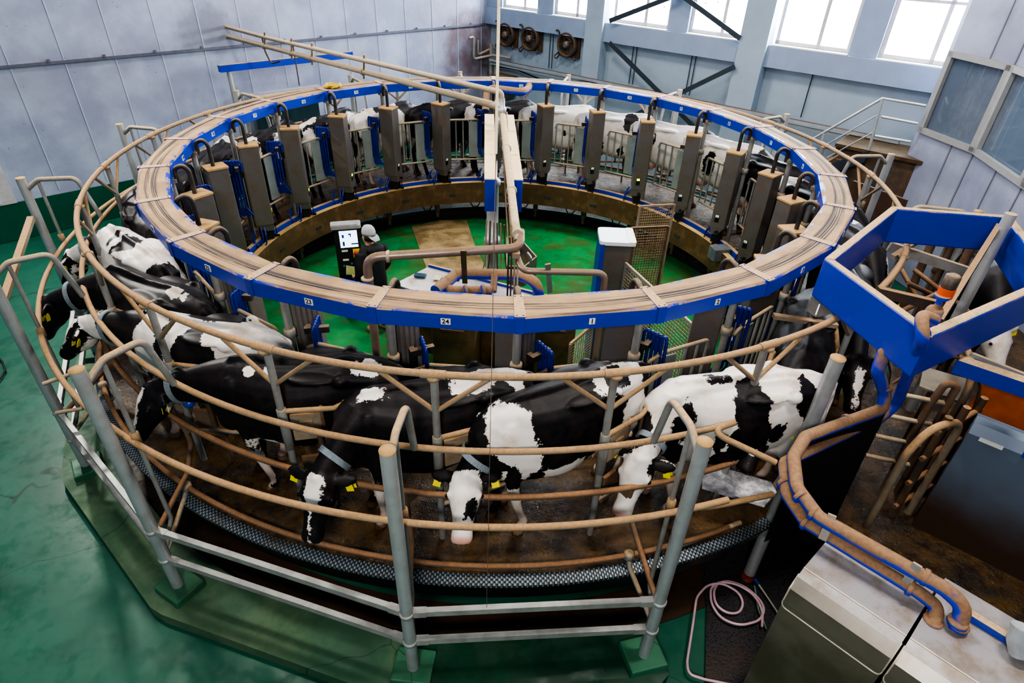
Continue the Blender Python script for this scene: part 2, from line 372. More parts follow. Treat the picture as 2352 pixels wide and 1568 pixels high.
# left wall
LW=Vector((-7.93,3.99,0)); LA=42.3; ld=Vector((math.cos(R(LA)),math.sin(R(LA)),0)); ln=Vector((math.sin(R(LA)),-math.cos(R(LA)),0)) # normal into the room
CN=Vector((-.5,10.75,0)); CN=LW+ld*((CN-LW).dot(ld))
L0=LW-ld*13; ZT=7.5
def wallbox(name,a,b,z0,z1,th,nrm,mat):
    m=MB(); m.prism([Vector((a.x,a.y,z0)),Vector((b.x,b.y,z0)),Vector((b.x,b.y,z0))-nrm*th,Vector((a.x,a.y,z0))-nrm*th],(0,0,z1-z0)); return S(m.build(name,mat))
wallbox('wall_left',L0,CN+ld*.3,ZF,ZT,.2,ln,m_wall_l)
wallbox('baseboard_left',L0+ln*.03,CN+ln*.03,ZF,-.25,.03,ln,m_band)
mb=MB(); mb.bar(L0+ln*.02+Vector((0,0,2.07)),CN+ln*.02+Vector((0,0,2.07)),.05,.045)
for i in range(0,40): 
    p=L0+ld*(i*.9)+ln*.04; mb.box(p+Vector((0,0,2.11)),(.05,.03,.05),R(LA))
S(mb.build('trim_eave_seam',m_seam))
mb=MB()
for x in (0,105,215,338,440,540,638,718,800,865,925,985,1042,1090):
    # vertical panel joints, spaced evenly on the wall
    pass
s0=(onplane((338,0),LW,LA)-LW).dot(ld); s1=(onplane((540,0),LW,LA)-LW).dot(ld); st=(s1-s0)/2
k=-14
while True:
    s=s0+st*k; k+=1
    p=LW+ld*s+ln*.004
    if (p-CN).dot(ld)>-.1: break
    mb.box(p+Vector((0,0,(ZT-.2)/2)),(.02,.012,ZT+.15),R(LA))
S(mb.build('trim_panel_joints',m_seaml))
# doorway, pale, far left of the left wall
dA=onplane((0,466),LW,LA); dA=LW+ld*((dA-LW).dot(ld)); dB=onplane((40,466),LW,LA); dB=LW+ld*((dB-LW).dot(ld))
mb=MB(); c=(dA+dB)/2-ld*.55+ln*.02; mb.box(c+Vector((0,0,.95)),((dB-dA).length+1.1,.05,2.4),R(LA)); dr=S(mb.build('door_1',m_frame))
mb=MB(); 
for i in range(9): mb.box(c-ld*.05+ln*.03+Vector((0,0,-.1+i*.26)),((dB-dA).length+.75,.03,.24),R(LA))
mb.build('door_slats',plain('white_shutter',srgb(214,218,230),.5),dr)
# back wall with windows
BA=-42; bd=Vector((math.cos(R(BA)),math.sin(R(BA)),0)); bn=Vector((math.sin(R(BA)),-math.cos(R(BA)),0)) # into the room (towards -x,-y)
if bn.dot(Vector((0,0,0))-CN)<0: bn=-bn
def B(s,z,off=0.): return CN+bd*s+bn*off+Vector((0,0,z))
def bwp(px,off=0.): return onplane(px,CN+bn*off,BA)
def bbox(name,s0,s1,z0,z1,o0,o1,mat,parent=None,struct=True):
    m=MB(); m.prism([B(s0,z0,o0),B(s1,z0,o0),B(s1,z0,o1),B(s0,z0,o1)],(0,0,z1-z0)); o=m.build(name,mat,parent); return S(o) if struct else o
# lower wall panel set back, beams, columns, piers between windows
bbox('wall_back',-.4,17,ZF,2.3,-.5,-.22,m_wallb)
beamo=0.
bbox('trim_beam_a',-.3,3.48,2.09,2.5,-.3,0,m_beam); bbox('trim_beam_b',3.98,7.43,2.09,2.5,-.3,0,m_beam); bbox('trim_beam_c',8.0,17,2.09,2.5,-.3,0,m_beam)
for nm,a,b in(('a',3.48,3.98),('b',7.43,8.02),('c',12.0,12.5)): bbox('trim_column_'+nm,a,b,ZF,ZT,-.3,.1,m_wallb)
for nm,a,b in(('a',-.4,.55),('b',1.80,2.32),('c',5.63,6.12),('d',9.56,10.07),('e',11.6,12.0)): bbox('trim_pier_'+nm,a,b,2.5,4.2,-.32,-.08,m_beam)
bbox('wall_back_upper',-.4,17,4.1,ZT,-.5,-.1,m_wallb)
wins=[(.55,1.80),(2.32,3.48),(4.1,5.63),(6.12,7.43),(8.08,9.56),(10.07,11.6)]
for i,(a,b) in enumerate(wins):
    root=empty('window_%d'%(i+1),B((a+b)/2,2.5,-.2)); tag(root,kind='structure')
    inv=Matrix.Translation(-root.location)
    mb=MB()
    for s_ in(a+.04,b-.04,(a+b)/2+ .12): mb.bar(inv@B(s_,2.5,-.2),inv@B(s_,4.15,-.2),.06,.07,up=tuple(bd))
    for z_ in(2.56,4.12,3.5): mb.bar(inv@B(a,z_,-.2),inv@B(b,z_,-.2),.06,.07 if z_!=3.5 else .05)
    mb.build('window_frame',m_frame,root)
    mb=MB(); mb.quad(inv@B(a,2.55,-.22),inv@B(b,2.55,-.22),inv@B(b,4.15,-.22),inv@B(a,4.15,-.22)); mb.build('glass_pane',m_glass,root)
    mb=MB(); mb.bar(inv@B(a,2.505,-.12),inv@B(b,2.505,-.12),.22,.03); mb.build('window_sill',m_white,root)
# outside: pale ground, given its own glow for overexposure, and sky through the windows
t=NT('glowing_outdoor_field'); n_=t.noise(.8,4); t.set(color=t.mix(t.sstep(n_,.4,.6),srgb(214,234,200),srgb(236,240,236)),rough=1.,ecol=(.93,1,.9),est=5.)
mb=MB(); mb.quad(B(-20,1.0,-2),B(40,1.0,-2),B(40,3.2,-40),B(-20,3.2,-40)); o=S(mb.build('ground_outdoor',t.m))
# right wall: the control booth, standing in the corner
ez=1.6; e0=at(2113,300,ez); e1=at(2240,350,ez); e2=at(2352,428,ez)
e0=Vector((e0.x,e0.y,0)); e1=Vector((e1.x,e1.y,0)); e2=Vector((e2.x,e2.y,0)); d12=(e2-e1).normalized()
wR=[e0,e1,e2,e2+Matrix.Rotation(R(8),3,'Z')@d12*1.7]; wR.append(wR[-1]+Matrix.Rotation(R(40),3,'Z')@d12*2.4)
e_back=B(12.3,0,.1); e_back.z=0
pts=[e_back]+wR
ztop=onvert((2190,118),e0)
panes=[]
mb=MB(); fr=MB()
for i in range(len(pts)-1):
    a,b=pts[i],pts[i+1]; nrm=Vector((-(b-a).y,(b-a).x,0)).normalized()
    if nrm.dot(-a)<0: nrm=-nrm
    win = i in(1,2,3)
    d=(b-a).normalized(); L=(b-a).length
    if win:
        mb.prism([a,b,b-nrm*.12,a-nrm*.12],(0,0,0.001)) if False else None
        for z0,z1 in((ZF,ez),(ztop,ZT)): mb.prism([a+Vector((0,0,z0)),b+Vector((0,0,z0)),b-nrm*.1+Vector((0,0,z0)),a-nrm*.1+Vector((0,0,z0))],(0,0,z1-z0))
        fr.bar(a+nrm*.02+Vector((0,0,ez+.03)),b+nrm*.02+Vector((0,0,ez+.03)),.07,.08); fr.bar(a+nrm*.02+Vector((0,0,ztop-.03)),b+nrm*.02+Vector((0,0,ztop-.03)),.07,.08)
        fr.bar(a+nrm*.02+d*.05+Vector((0,0,ez)),a+nrm*.02+d*.05+Vector((0,0,ztop)),.08,.07,up=tuple(nrm)); fr.bar(b+nrm*.02-d*.05+Vector((0,0,ez)),b+nrm*.02-d*.05+Vector((0,0,ztop)),.08,.07,up=tuple(nrm))
        panes.append((a,b,nrm))
    else: mb.prism([a+Vector((0,0,ZF)),b+Vector((0,0,ZF)),b-nrm*.1+Vector((0,0,ZF)),a-nrm*.1+Vector((0,0,ZF))],(0,0,ZT-ZF))
S(mb.build('wall_right',m_wall))
jt=MB()
for i,fr_ in ((1,.62),(1,.985),(2,.5),(2,.985),(3,.5)):
    a,b=pts[i],pts[i+1]; p=a.lerp(b,fr_); nrm=Vector((-(b-a).y,(b-a).x,0)).normalized()
    if nrm.dot(-a)<0: nrm=-nrm
    jt.box(p+nrm*.004+Vector((0,0,(ez+ZF)/2)),(.025,.02,ez-ZF),math.atan2((b-a).y,(b-a).x))
    jt.box(p+nrm*.004+Vector((0,0,(ZT+ztop)/2)),(.02,.02,ZT-ztop),math.atan2((b-a).y,(b-a).x))
S(jt.build('trim_booth_joints',m_seamb))
for k,(a,b,nrm) in enumerate(panes):
    root=empty('window_%d'%(7+k),(a+b)/2+Vector((0,0,ez))); tag(root,kind='structure'); o=-root.location
    f=MB(); d=(b-a).normalized(); V=lambda p,z:p+Vector((0,0,z))+o+nrm*.02
    f.bar(V(a,ez+.03),V(b,ez+.03),.07,.09); f.bar(V(a,ztop-.03),V(b,ztop-.03),.07,.09)
    f.bar(V(a+d*.05,ez),V(a+d*.05,ztop),.09,.07,up=tuple(nrm)); f.bar(V(b-d*.05,ez),V(b-d*.05,ztop),.09,.07,up=tuple(nrm)); f.build('window_frame',m_framew,root)
    f=MB(); f.quad(V(a,ez)-nrm*.05,V(b,ez)-nrm*.05,V(b,ztop)-nrm*.05,V(a,ztop)-nrm*.05); f.build('glass_pane',m_booth,root)
    if k==0:
        f=MB()
        for q in range(9):
            p=a.lerp(b,.06+q*.105)-nrm*(.35+.04*(q%2)); f.bar(p+Vector((0,0,ez))+o,p+Vector((0,0,ztop))+o,.13,.02,up=tuple(nrm))
        f.build('vertical_blind',plain('blind_strip',srgb(176,172,176),.6),root)
# booth interior back, ceiling, near walls
mb=MB(); mb.quad((-16,-14,ZT),(16,-14,ZT),(16,16,ZT),(-16,16,ZT)); S(mb.build('ceiling',m_wallb))
last=pts[-1]
mb=MB(); mb.prism([last+Vector((0,0,ZF)),Vector((last.x+.5,-12,ZF)),Vector((last.x+.7,-12,ZF)),last+Vector((.2,0,ZF))],(0,0,ZT-ZF)); S(mb.build('wall_right_near',m_wall))
mb=MB(); mb.prism([Vector((L0.x,L0.y,ZF)),Vector((L0.x,-12,ZF)),Vector((L0.x-.2,-12,ZF)),Vector((L0.x-.2,L0.y,ZF))],(0,0,ZT-ZF)); S(mb.build('wall_left_near',m_wall))
mb=MB(); mb.prism([Vector((-18,-12,ZF)),Vector((12,-12,ZF)),Vector((12,-12.2,ZF)),Vector((-18,-12.2,ZF))],(0,0,ZT-ZF)); S(mb.build('wall_front',m_wall))
# ------------------------------------------------------------------ rotating platform
root=empty('rotary_platform',(0,0,0),0,'wide brown wet concrete turntable the cows stand on','platform')
MB().arcprof([(3.80,0),(3.80,-.36),(5.22,-.36),(5.27,-.02),(5.27,0)],n=192).build('deck',m_plat,root)
MB().arcprof([(5.272,.0),(5.272,-.03),(5.36,-.06),(5.36,-.032)],n=192).build('checker_edge_strip',m_checker,root)
MB().arcprof([(5.23,-.06),(5.20,-.34),(5.25,-.36),(5.33,-.1),(5.345,-.062)],n=192).build('outer_rim',plain('dark_green_rim',srgb(24,46,42),.35,.2,.3,4),root)
mb=MB(); mb.arcprof([(3.74,.045),(3.74,-.38),(3.76,-.38),(3.76,.02),(3.84,.02),(3.84,.045)],n=192)
mb.build('inner_skirt',dusty('gold_dirty_skirt',srgb(84,66,44),.5,.2,1,.6,.95,dust=srgb(196,164,104),grime=.9,rust=.5),root)
MB().arcprof([(3.9,.0),(3.9,.09),(3.97,.09),(3.97,0)],n=192).build('blue_kerb_strip',m_blue,root)
slot=MB().box((3.733,0,-.2),(.012,.13,.045),0); slot.box((3.733,.45,-.24),(.01,.24,.008)); slot.box((3.733,-.42,-.16),(.012,.02,.06)).box((3.736,-.55,-.18),(.006,.006,.36))
s0_=slot.build('skirt_slot',m_dark,root)
for k in range(1,24):
    c=s0_.copy(); COL.objects.link(c); c.parent=root; c.rotation_euler=(0,0,R(15*k))
leg=MB().tube([(4.0,0,-.36),(4.0,0,-.74)],.035,8).box((4.0,0,-.5),(.09,.09,.22)); l0=leg.build('roller_support',m_darkbrown,root); l0.rotation_euler=(0,0,R(4))
hl=MB().tube([(3.86,-.15,-.38),(3.84,-.08,-.5),(3.84,.02,-.52),(3.86,.1,-.38)],.012,6,fillet=.05); h0=hl.build('slack_cable',m_black,root); h0.rotation_euler=(0,0,R(8))
for k in range(1,24):
    for src,a in((l0,4),(h0,8)):
        c=src.copy(); COL.objects.link(c); c.parent=root; c.rotation_euler=(0,0,R(a+15*k))
# top rail with its 24 yokes: turns with the platform
ARAIL=4.95; AZ=1.79; TH=-125.1
def numword(n): return ['one','two','three','four','five','six','seven','eight','nine','ten','eleven','twelve','thirteen','fourteen','fifteen','sixteen','seventeen','eighteen','nineteen','twenty','twenty-one','twenty-two','twenty-three','twenty-four'][n-1]
rr=empty('platform_top_rail',(0,0,0),0,'dust-covered circular pipe rail carried on the stall posts above the cows','rail')
MB().tube(arc(ARAIL,AZ,0,360,144)[:-1],.027,12,closed=True).build('rail_pipe',m_rail,rr)
cl=MB().lathe((ARAIL,0,AZ-.045),[(.035,0),(.05,.005),(.05,.03),(.035,.035)],12); cl.tube([(ARAIL,-.09,AZ),(ARAIL,.09,AZ)],.034,12)
c0=cl.build('rail_coupling',m_rail,rr); c0.rotation_euler=(0,0,R(TH))
for k in range(1,24): c=c0.copy(); COL.objects.link(c); c.parent=rr; c.rotation_euler=(0,0,R(TH+15*k))
# stall divider (one per stall)
def make_divider():
    root=empty('stall_divider',(0,0,0))
    r=4.93
    MB().tube([(r,0,.0),(r,0,AZ-.03)],.03,12).lathe((r,0,.76),[(.033,0),(.04,.005),(.04,.42),(.033,.43)],12).build('post',m_galv,root)
    for s in(-1,1): MB().tube([(r,0,1.43),pol(ARAIL,4.5*s,AZ-.02)],.019,10).build('yoke_arm',m_rail,root)
    p=[(r,0,1.16),pol(4.76,4.3,1.16),pol(4.60,7.6,1.27),pol(4.585,8.3,1.27),pol(4.58,8.5,1.05)]
    MB().tube(p,.022,10,fillet=.07).build('top_bar',m_rail,root)
    p=[(r,0,.42),pol(4.76,4.3,.42),pol(4.58,8.4,.42)]
    MB().tube(p,.02,10,fillet=.05).build('lower_bar',m_galv,root)
    a=Vector((r,0,0)); b=pol(4.60,7.6,0)
    for t_,z0,z1 in((.42,.0,1.17),(.68,.42,1.2),(.93,.42,1.24)):
        q=a.lerp(b,t_); MB().tube([(q.x,q.y,z0),(q.x,q.y,z1)],.017,8).build('upright',m_railrust,root)
    d=(b-a).normalized(); rz=math.atan2(d.y,d.x)
    q=a+d*.17; MB().rbox(q+Vector((0,0,.98)),(.24,.03,.26),rz,.01).box(q+Vector((0,0,.98))+Vector((d.y,-d.x,0))*.02,(.1,.02,.14),rz).build('latch_plate',m_rail,root)
    q=a+d*.2; MB().rbox(q+Vector((0,0,.5)),(.26,.03,.3),rz,.01).build('lower_plate',m_railrust,root)
    q=a+d*.26; MB().tube([q+Vector((0,0,.98))+Vector((d.y,-d.x,0))*.05,q+Vector((0,0,.5))+Vector((d.y,-d.x,0))*.05],.024,10).build('latch_rod',m_darkbrown,root)
    return root
dv=make_divider()
for k in range(24):
    o=dv if k==0 else copy_tree(dv)
    o.rotation_euler=(0,0,R(TH+15*k)); o.location=(0,0,.0)
    # post k stands in the middle of a ring segment
    seg=(round((TH+15*k-(-87.75+7.5))/15))%24+1
    tag(o,'dusty tubular stall divider with forked top, outside ring plate %s'%numword(seg),'divider','stall dividers around the platform')
# inner gate rails between the milking cabinets
def make_inner():
    root=empty('rump_gate',(0,0,0)); r=4.08
    A=lambda a,z:pol(r,a,z)
    MB().tube([A(2.5,1.12),A(4.5,1.2),A(12,1.2),A(12.5,1.1)],.02,10,fillet=.04).build('top_bar',m_galv,root)
    MB().tube([A(2.5,.42),A(12.5,.42)],.018,10).build('bottom_bar',m_galv,root)
    for a in(8.4,10.4,12.2): MB().tube([A(a,.42),A(a,1.19)],.015,8).build('upright',m_galv,root)
    p0,p1=A(3.3,.46),A(6.8,.46); MB().prism([p0,p1,p1*1.004,p0*1.004],(0,0,.7)).build('splash_panel',dusty('zinc_panel',srgb(142,150,150),.5,.3,.6,.9,1.2),root)
    return root
gt=make_inner()
for k in range(24):
    o=gt if k==0 else copy_tree(gt)
    o.rotation_euler=(0,0,R(2.25+15*k)); seg=(round((2.25+15*k+87.75)/15))%24+1
    tag(o,'galvanised rump gate with zinc panel below ring plate %s'%numword(seg),'gate','rump gates between the milking cabinets')
# ------------------------------------------------------------------ blue ring duct
ring=empty('ring_duct',(0,0,0),0,'huge ring of blue trunking, dust-covered on top, numbered plates round its sides','cable trunking')
RO,RI,RZ,RH=4.40,4.072,1.936,.15; J0=-87.746
def P3(r,a,z): return pol(r,a,z)
dg=None
def text_mesh(s,size):
    cu=bpy.data.curves.new('t','FONT'); cu.body=s; cu.size=size; cu.align_x='CENTER'; cu.align_y='CENTER'; cu.extrude=.001; cu.resolution_u=3; cu.offset=size*.018
    o=bpy.data.objects.new('t',cu); COL.objects.link(o); bpy.context.view_layer.update()
    me=bpy.data.meshes.new_from_object(o.evaluated_get(bpy.context.evaluated_depsgraph_get())); bpy.data.objects.remove(o); return me
def place_text(s,size,mat,parent,origin,xdir,ydir,name='number_text'):
    me=text_mesh(s,size); me.name=name; me.materials.clear(); me.materials.append(mat)
    x=Vector(xdir).normalized(); y=Vector(ydir).normalized(); zz=x.cross(y)
    m=Matrix(((x.x,y.x,zz.x,origin[0]),(x.y,y.y,zz.y,origin[1]),(x.z,y.z,zz.z,origin[2]),(0,0,0,1)))
    me.transform(m); o=bpy.data.objects.new(name,me); COL.objects.link(o)
    if parent is not None: o.parent=parent
    return o
for k in range(24):
    a=J0+15*k+.08; b=J0+15*k+14.92
    mb=MB()
    c=.018
    prof=[(RO,RZ-c),(RO-c,RZ),(RI+c,RZ),(RI,RZ-c),(RI,RZ-RH),(RI+.03,RZ-RH-.012),(RO-.03,RZ-RH-.012),(RO,RZ-RH)]
    n_=len(prof); vs=[P3(r,a,z) for r,z in prof]+[P3(r,b,z) for r,z in prof]
    mb.add(vs,[tuple(range(n_)),tuple(range(n_,2*n_))]+[(i,(i+1)%n_,n_+(i+1)%n_,n_+i) for i in range(n_)])
    sg=mb.build('trunking_segment',m_ring,ring)
    # joint cover strip
    j=MB(); aa=J0+15*k; tdir=Vector((-math.sin(R(aa)),math.cos(R(aa)),0)); rd=Vector((math.cos(R(aa)),math.sin(R(aa)),0))
    for s_,w in((0,.035),):
        q=[rd*(RI-.004)-tdir*w,rd*(RO+.003)-tdir*w*1.3,rd*(RO+.003)+tdir*w*1.3,rd*(RI-.004)+tdir*w]
        j.prism([v+Vector((0,0,RZ+.001)) for v in q],(0,0,.005))
        q=[rd*(RO+.001)-tdir*w,rd*(RO+.006)-tdir*w,rd*(RO+.006)+tdir*w,rd*(RO+.001)+tdir*w]
        j.prism([v+Vector((0,0,RZ-RH)) for v in q],(0,0,RH))
        for tt in(-1,1):
            for rr_ in(RI+.02,RO-.02,): j.box(rd*rr_+tdir*tt*w*.7+Vector((0,0,RZ+.008)),(.012,.012,.008),R(aa))
    j.build('joint_cover',m_blue,ring)
    num=k+1; am=J0+15*k+7.5; rd=Vector((math.cos(R(am)),math.sin(R(am)),0)); td=Vector((-math.sin(R(am)),math.cos(R(am)),0)); ap=math.cos(R(7.5))
    for side,rad_,out in(('o',RO*ap,1),('i',RI*ap,-1)):
        q=rd*(rad_+out*.003)+Vector((0,0,RZ-.082)); w=.068 if num>9 else .04
        pl=MB().box(q,(.004,w+.008,.054),R(am)).build('number_plate',m_white,ring)
        place_text(str(num),.058,m_blk,pl,q+rd*out*.004,td*out,(0,0,1))
# thin strings over the ring at two places
# ------------------------------------------------------------------ milking cabinets
def make_cabinet(lit=False):
    root=empty('milking_cabinet',(3.86,0,0)); rz=R(38)
    z0,z1=.34,1.56
    MB().rbox((0,0,(z0+z1)/2),(.27,.24,z1-z0),rz,.012,2).build('housing',m_steel,root)
    g=MB(); ex=Vector((math.cos(rz),math.sin(rz),0)); ey=Vector((-math.sin(rz),math.cos(rz),0))
    for i in range(5):
        x=-.092+i*.046; g.box(ex*.1372+ey*x+Vector((0,0,.95)),(.006,.03,1.14),rz)
    g.build('ribbed_cladding',plain('pale_grey_cladding',srgb(132,128,128),.45,.4,.12,6),root)
    MB().rbox((0,0,z1+.012),(.285,.255,.022),rz,.012,2).build('lid',m_lid,root)
    MB().add([tuple(ex*x+ey*y+Vector((0,0,z))) for x,y,z in((-.13,-.11,z0),(.13,-.11,z0),(.13,.11,z0),(-.13,.11,z0),(-.13,-.02,z0-.12),(.02,-.02,z0-.12),(.02,.09,z0-.12),(-.13,.09,z0-.12))],[(0,1,5,4),(1,2,6,5),(2,3,7,6),(3,0,4,7),(4,5,6,7)]).build('lower_cowl',m_steel,root)
    d=MB().box(-ex*.137+ey*.03+Vector((0,0,.50)),(.01,.07,.13),rz); d.build('control_display',m_blk,root)
    d=MB().box(-ex*.143+ey*.03+Vector((0,0,.54)),(.006,.055,.04),rz); d.build('display_window',m_lit if lit else m_white,root)
    MB().tube([(.17,.0,1.74),(.17,0,1.9),(.07,.0,1.93),(.02,.0,1.86),(.02,0,1.57)],.027,10,fillet=.08).build('hose_arch',m_hoseblk,root)
    MB().tube([(.24,0,0),(.24,0,1.79)],.036,12).lathe((.24,0,1.2),[(.038,0),(.055,.01),(.055,.08),(.038,.09)],12).box((.24,.0,1.76),(.14,.1,.04)).build('support_post',m_galv,root)
    for i in range(5):
        x=.05+.038*i; y=.19+.022*i
        MB().tube([(x,y,1.22),(x,y,1.36),(x+.035,y+.02,1.40),(x+.05,y+.03,1.34),(x+.05,y+.035,.66),(x-.01,y-.02,.52)],.0165,8,fillet=.03).build('milk_hose',m_hoseblue,root)
    MB().box((.12,.22,1.28),(.05,.22,.06),rz).box((.13,.13,1.2),(.05,.05,.2),rz).build('hose_bracket',m_hoseblk,root)
    k=MB()
    for i in range(6): k.bar((-.12+.04*i,-.1+.02*i,.30),(-.10+.04*i,-.12+.02*i,.08),.012,.012)
    k.bar((-.15,-.12,.28),(.12,.0,.28),.04,.03).bar((-.15,-.12,.08),(.12,.0,.08),.03,.03).box((0,0,.17),(.2,.13,.2),rz); k.build('cup_rack',m_black,root)
    MB().tube([(-.05,.1,.3),(-.1,.17,.2),(-.1,.2,.05),(-.05,.26,.02),(.05,.28,.1),(.07,.22,.28)],.011,8,fillet=.05).tube([(.0,.12,.3),(-.06,.2,.16),(-.04,.26,.04),(.04,.3,.06),(.09,.25,.25)],.011,8,fillet=.05).build('hose_loop',m_hoseblue,root)
    return root
cabA=make_cabinet(False); cabB=make_cabinet(True)
litn={22,21,20,19,18,17,16,10}
uA=uB=True
for k in range(24):
    num=k+1; lit=num in litn; a=J0+15*k+.1
    if lit: o=cabB if uB else copy_tree(cabB); uB=False
    else: o=cabA if uA else copy_tree(cabA); uA=False
    o.location=pol(3.86,a); o.rotation_euler=(0,0,R(a))
    tag(o,'upright steel milking cabinet, sandy lid, %s display, at the start of ring plate %s'%('glowing green' if lit else 'unlit',numword(num)),'milking cabinet','milking cabinets inside the ring')
# ------------------------------------------------------------------ cows
def loft(mb,rings,n=20):
    m=len(rings); vs=[]
    for c,u,v,ru,rv,e in rings:
        c=Vector(c)
        for k in range(n):
            a=2*PI*k/n; ca,sa=math.cos(a),math.sin(a)
            x=math.copysign(abs(ca)**e,ca); y=math.copysign(abs(sa)**e,sa); vs.append(c+Vector(u)*(x*ru)+Vector(v)*(y*rv))
    fs=[(i*n+k,i*n+(k+1)%n,(i+1)*n+(k+1)%n,(i+1)*n+k) for i in range(m-1) for k in range(n)]
    fs.append(tuple(range(n))[::-1]); fs.append(tuple(range((m-1)*n,m*n))); mb.add(vs,fs)
def ball(mb,c,r,n=14):
    rx,ry,rz_=r if isinstance(r,(tuple,list)) else(r,r,r); prof=[]
    vs=[];fs=[]; m=8
    for i in range(1,m):
        t=PI*i/m
        for k in range(n): a=2*PI*k/n; vs.append((c[0]+rx*math.sin(t)*math.cos(a),c[1]+ry*math.sin(t)*math.sin(a),c[2]+rz_*math.cos(t)))
    top=len(vs); vs.append((c[0],c[1],c[2]+rz_)); vs.append((c[0],c[1],c[2]-rz_))
    for i in range(m-2):
        for k in range(n): fs.append((i*n+k,i*n+(k+1)%n,(i+1)*n+(k+1)%n,(i+1)*n+k))
    for k in range(n): fs.append((top,(k+1)%n,k)); fs.append((top+1,(m-2)*n+k,(m-2)*n+(k+1)%n))
    mb.add(vs,fs)
def limb(mb,pts,n=12):
    P=[Vector(p[:3]) for p in pts]
    rings=[]
    for i,p in enumerate(pts):
        t=(P[min(i+1,len(P)-1)]-P[max(i-1,0)]).normalized(); u=t.cross(Vector((0,1,0))); 
        if u.length<.1: u=t.cross(Vector((1,0,0)))
        u.normalize(); v=t.cross(u)
        rings.append((P[i],u,v,p[3],p[4] if len(p)>4 else p[3],1.))
    loft(mb,rings,n)
def remesh(mb,vox,smooth=4):
    o=mb.build('tmp',m_white); mo=o.modifiers.new('r','REMESH'); mo.mode='VOXEL'; mo.voxel_size=vox; mo.adaptivity=0
    s=o.modifiers.new('s','SMOOTH'); s.iterations=smooth; s.factor=.5
    bpy.context.view_layer.update()
    me=bpy.data.meshes.new_from_object(o.evaluated_get(bpy.context.evaluated_depsgraph_get())); old=o.data; bpy.data.objects.remove(o); bpy.data.meshes.remove(old)
    me.polygons.foreach_set('use_smooth',[True]*len(me.polygons)); return me
Y=Vector((0,1,0)); Z=Vector((0,0,1))
def cow_mesh(poll,nose,vox=.017,legs=(0,0,0,0),earup=0.,hump=0.):
    mb=MB()
    # trunk: x, top, bottom, half width
    T=[(-.84,1.30,1.10,.07),(-.79,1.37,.95,.15),(-.66,1.42,.80,.22),(-.50,1.425,.72,.265),(-.36,1.44,.68,.285),(-.2,1.415,.62,.31),(0,1.40,.57,.345),(.2,1.40,.57,.345),(.38,1.41,.60,.31),(.52,1.43,.63,.27),(.66,1.40,.68,.225),(.78,1.33,.76,.17),(.86,1.24,.86,.11)]
    loft(mb,[((x,0,(t+b)/2+hump*max(0,1-((x-.1)/.6)**2)),Y,Z,w,(t-b)/2,.84) for x,t,b,w in T],24)
    # spine ridge, hooks, pins, shoulders, ribs, brisket
    mb.tube([(-.8,0,1.36),(-.4,0,1.44),(0,0,1.405+hump),(.45,0,1.44),(.62,0,1.42)],.035,8)
    for s in(-1,1):
        ball(mb,(-.36,s*.235,1.36),(.07,.065,.055)); ball(mb,(-.78,s*.10,1.27),(.055,.05,.05))
        limb(mb,[(-.36,s*.22,1.35,.05),(-.78,s*.1,1.28,.04)])
        ball(mb,(.58,s*.17,1.08),(.13,.09,.28)); ball(mb,(-.12,s*.2,1.36),(.22,.1,.03))
        ball(mb,(-.58,s*.14,1.02),(.22,.13,.28)); ball(mb,(.1,s*.215,.88),(.32,.12,.24))
    ball(mb,(.74,0,.80),(.13,.12,.14))
    # legs
    for i,s in enumerate((-1,1)):
        o=legs[i]; x=.56
        limb(mb,[(x+.02,s*.17,.95,.10,.08),(x,s*.17,.76,.075,.065),(x-.01,s*.16,.60,.06,.055),(x+.01+o*.4,s*.155,.44,.05,.048),(x+.01+o*.5,s*.15,.37,.044,.042),(x+o*.8,s*.15,.2,.033,.033),(x+o,s*.15,.13,.042,.042),(x+.03+o,s*.15,.075,.045,.045),(x+.05+o,s*.15,.02,.062,.052),(x+.05+o,s*.15,.0,.064,.054)])
        o=legs[2+i]; x=-.62
        limb(mb,[(-.56,s*.16,1.12,.18,.1),(-.52,s*.18,.9,.16,.095),(-.50,s*.185,.74,.11,.075),(-.6+o*.3,s*.175,.60,.07,.055),(-.70+o*.5,s*.165,.50,.058,.045),(-.69+o*.6,s*.16,.42,.046,.04),(-.66+o*.9,s*.155,.22,.036,.034),(-.65+o,s*.155,.13,.044,.042),(-.62+o,s*.155,.075,.045,.045),(-.60+o,s*.155,.02,.062,.052),(-.60+o,s*.155,.0,.064,.054)])
    # udder, tail
    ball(mb,(-.42,0,.68),(.2,.17,.15))
    for sx in(-.5,-.34):
        for s in(-1,1): limb(mb,[(sx,s*.08,.6,.022),(sx,s*.085,.5,.016)],8)
    mb.tube([(-.8,0,1.36),(-.88,0,1.3),(-.91,.01,1.1),(-.90,.02,.85),(-.88,.03,.6)],.022,8,radii=[.035,.032,.024,.02,.02]); ball(mb,(-.88,.03,.52),(.035,.035,.14))
    # neck
    pl=Vector(poll); ns=Vector(nose); hd=(ns-pl).normalized(); side=hd.cross(Z); side.normalize(); upv=side.cross(hd); 
    if upv.z<0: upv=-upv
    # side should sit to the left of the animal
    side=upv.cross(hd)
    n0=Vector((.58,0,1.16)); n1=pl-hd*.0-upv*.05
    L=(n1-n0); rings=[]
    back=hd*-1.
    for i,(t,rz_,ry) in enumerate(((0,.27,.2),(.25,.225,.165),(.5,.175,.13),(.75,.14,.11),(1.,.12,.10))):
        c=n0.lerp(n1,t)+Vector((0,0,.03*math.sin(PI*t))); rings.append((c,side.lerp(Y,1-t).normalized(),(upv.lerp(Z,1-t) if upv.dot(Z)>-.5 else Z).normalized() if t<.9 else upv,ry,rz_,.9))
    # use cross-section planes perpendicular to the neck
    d=L.normalized(); sy=d.cross(Z); sy.normalize(); sz=sy.cross(d)
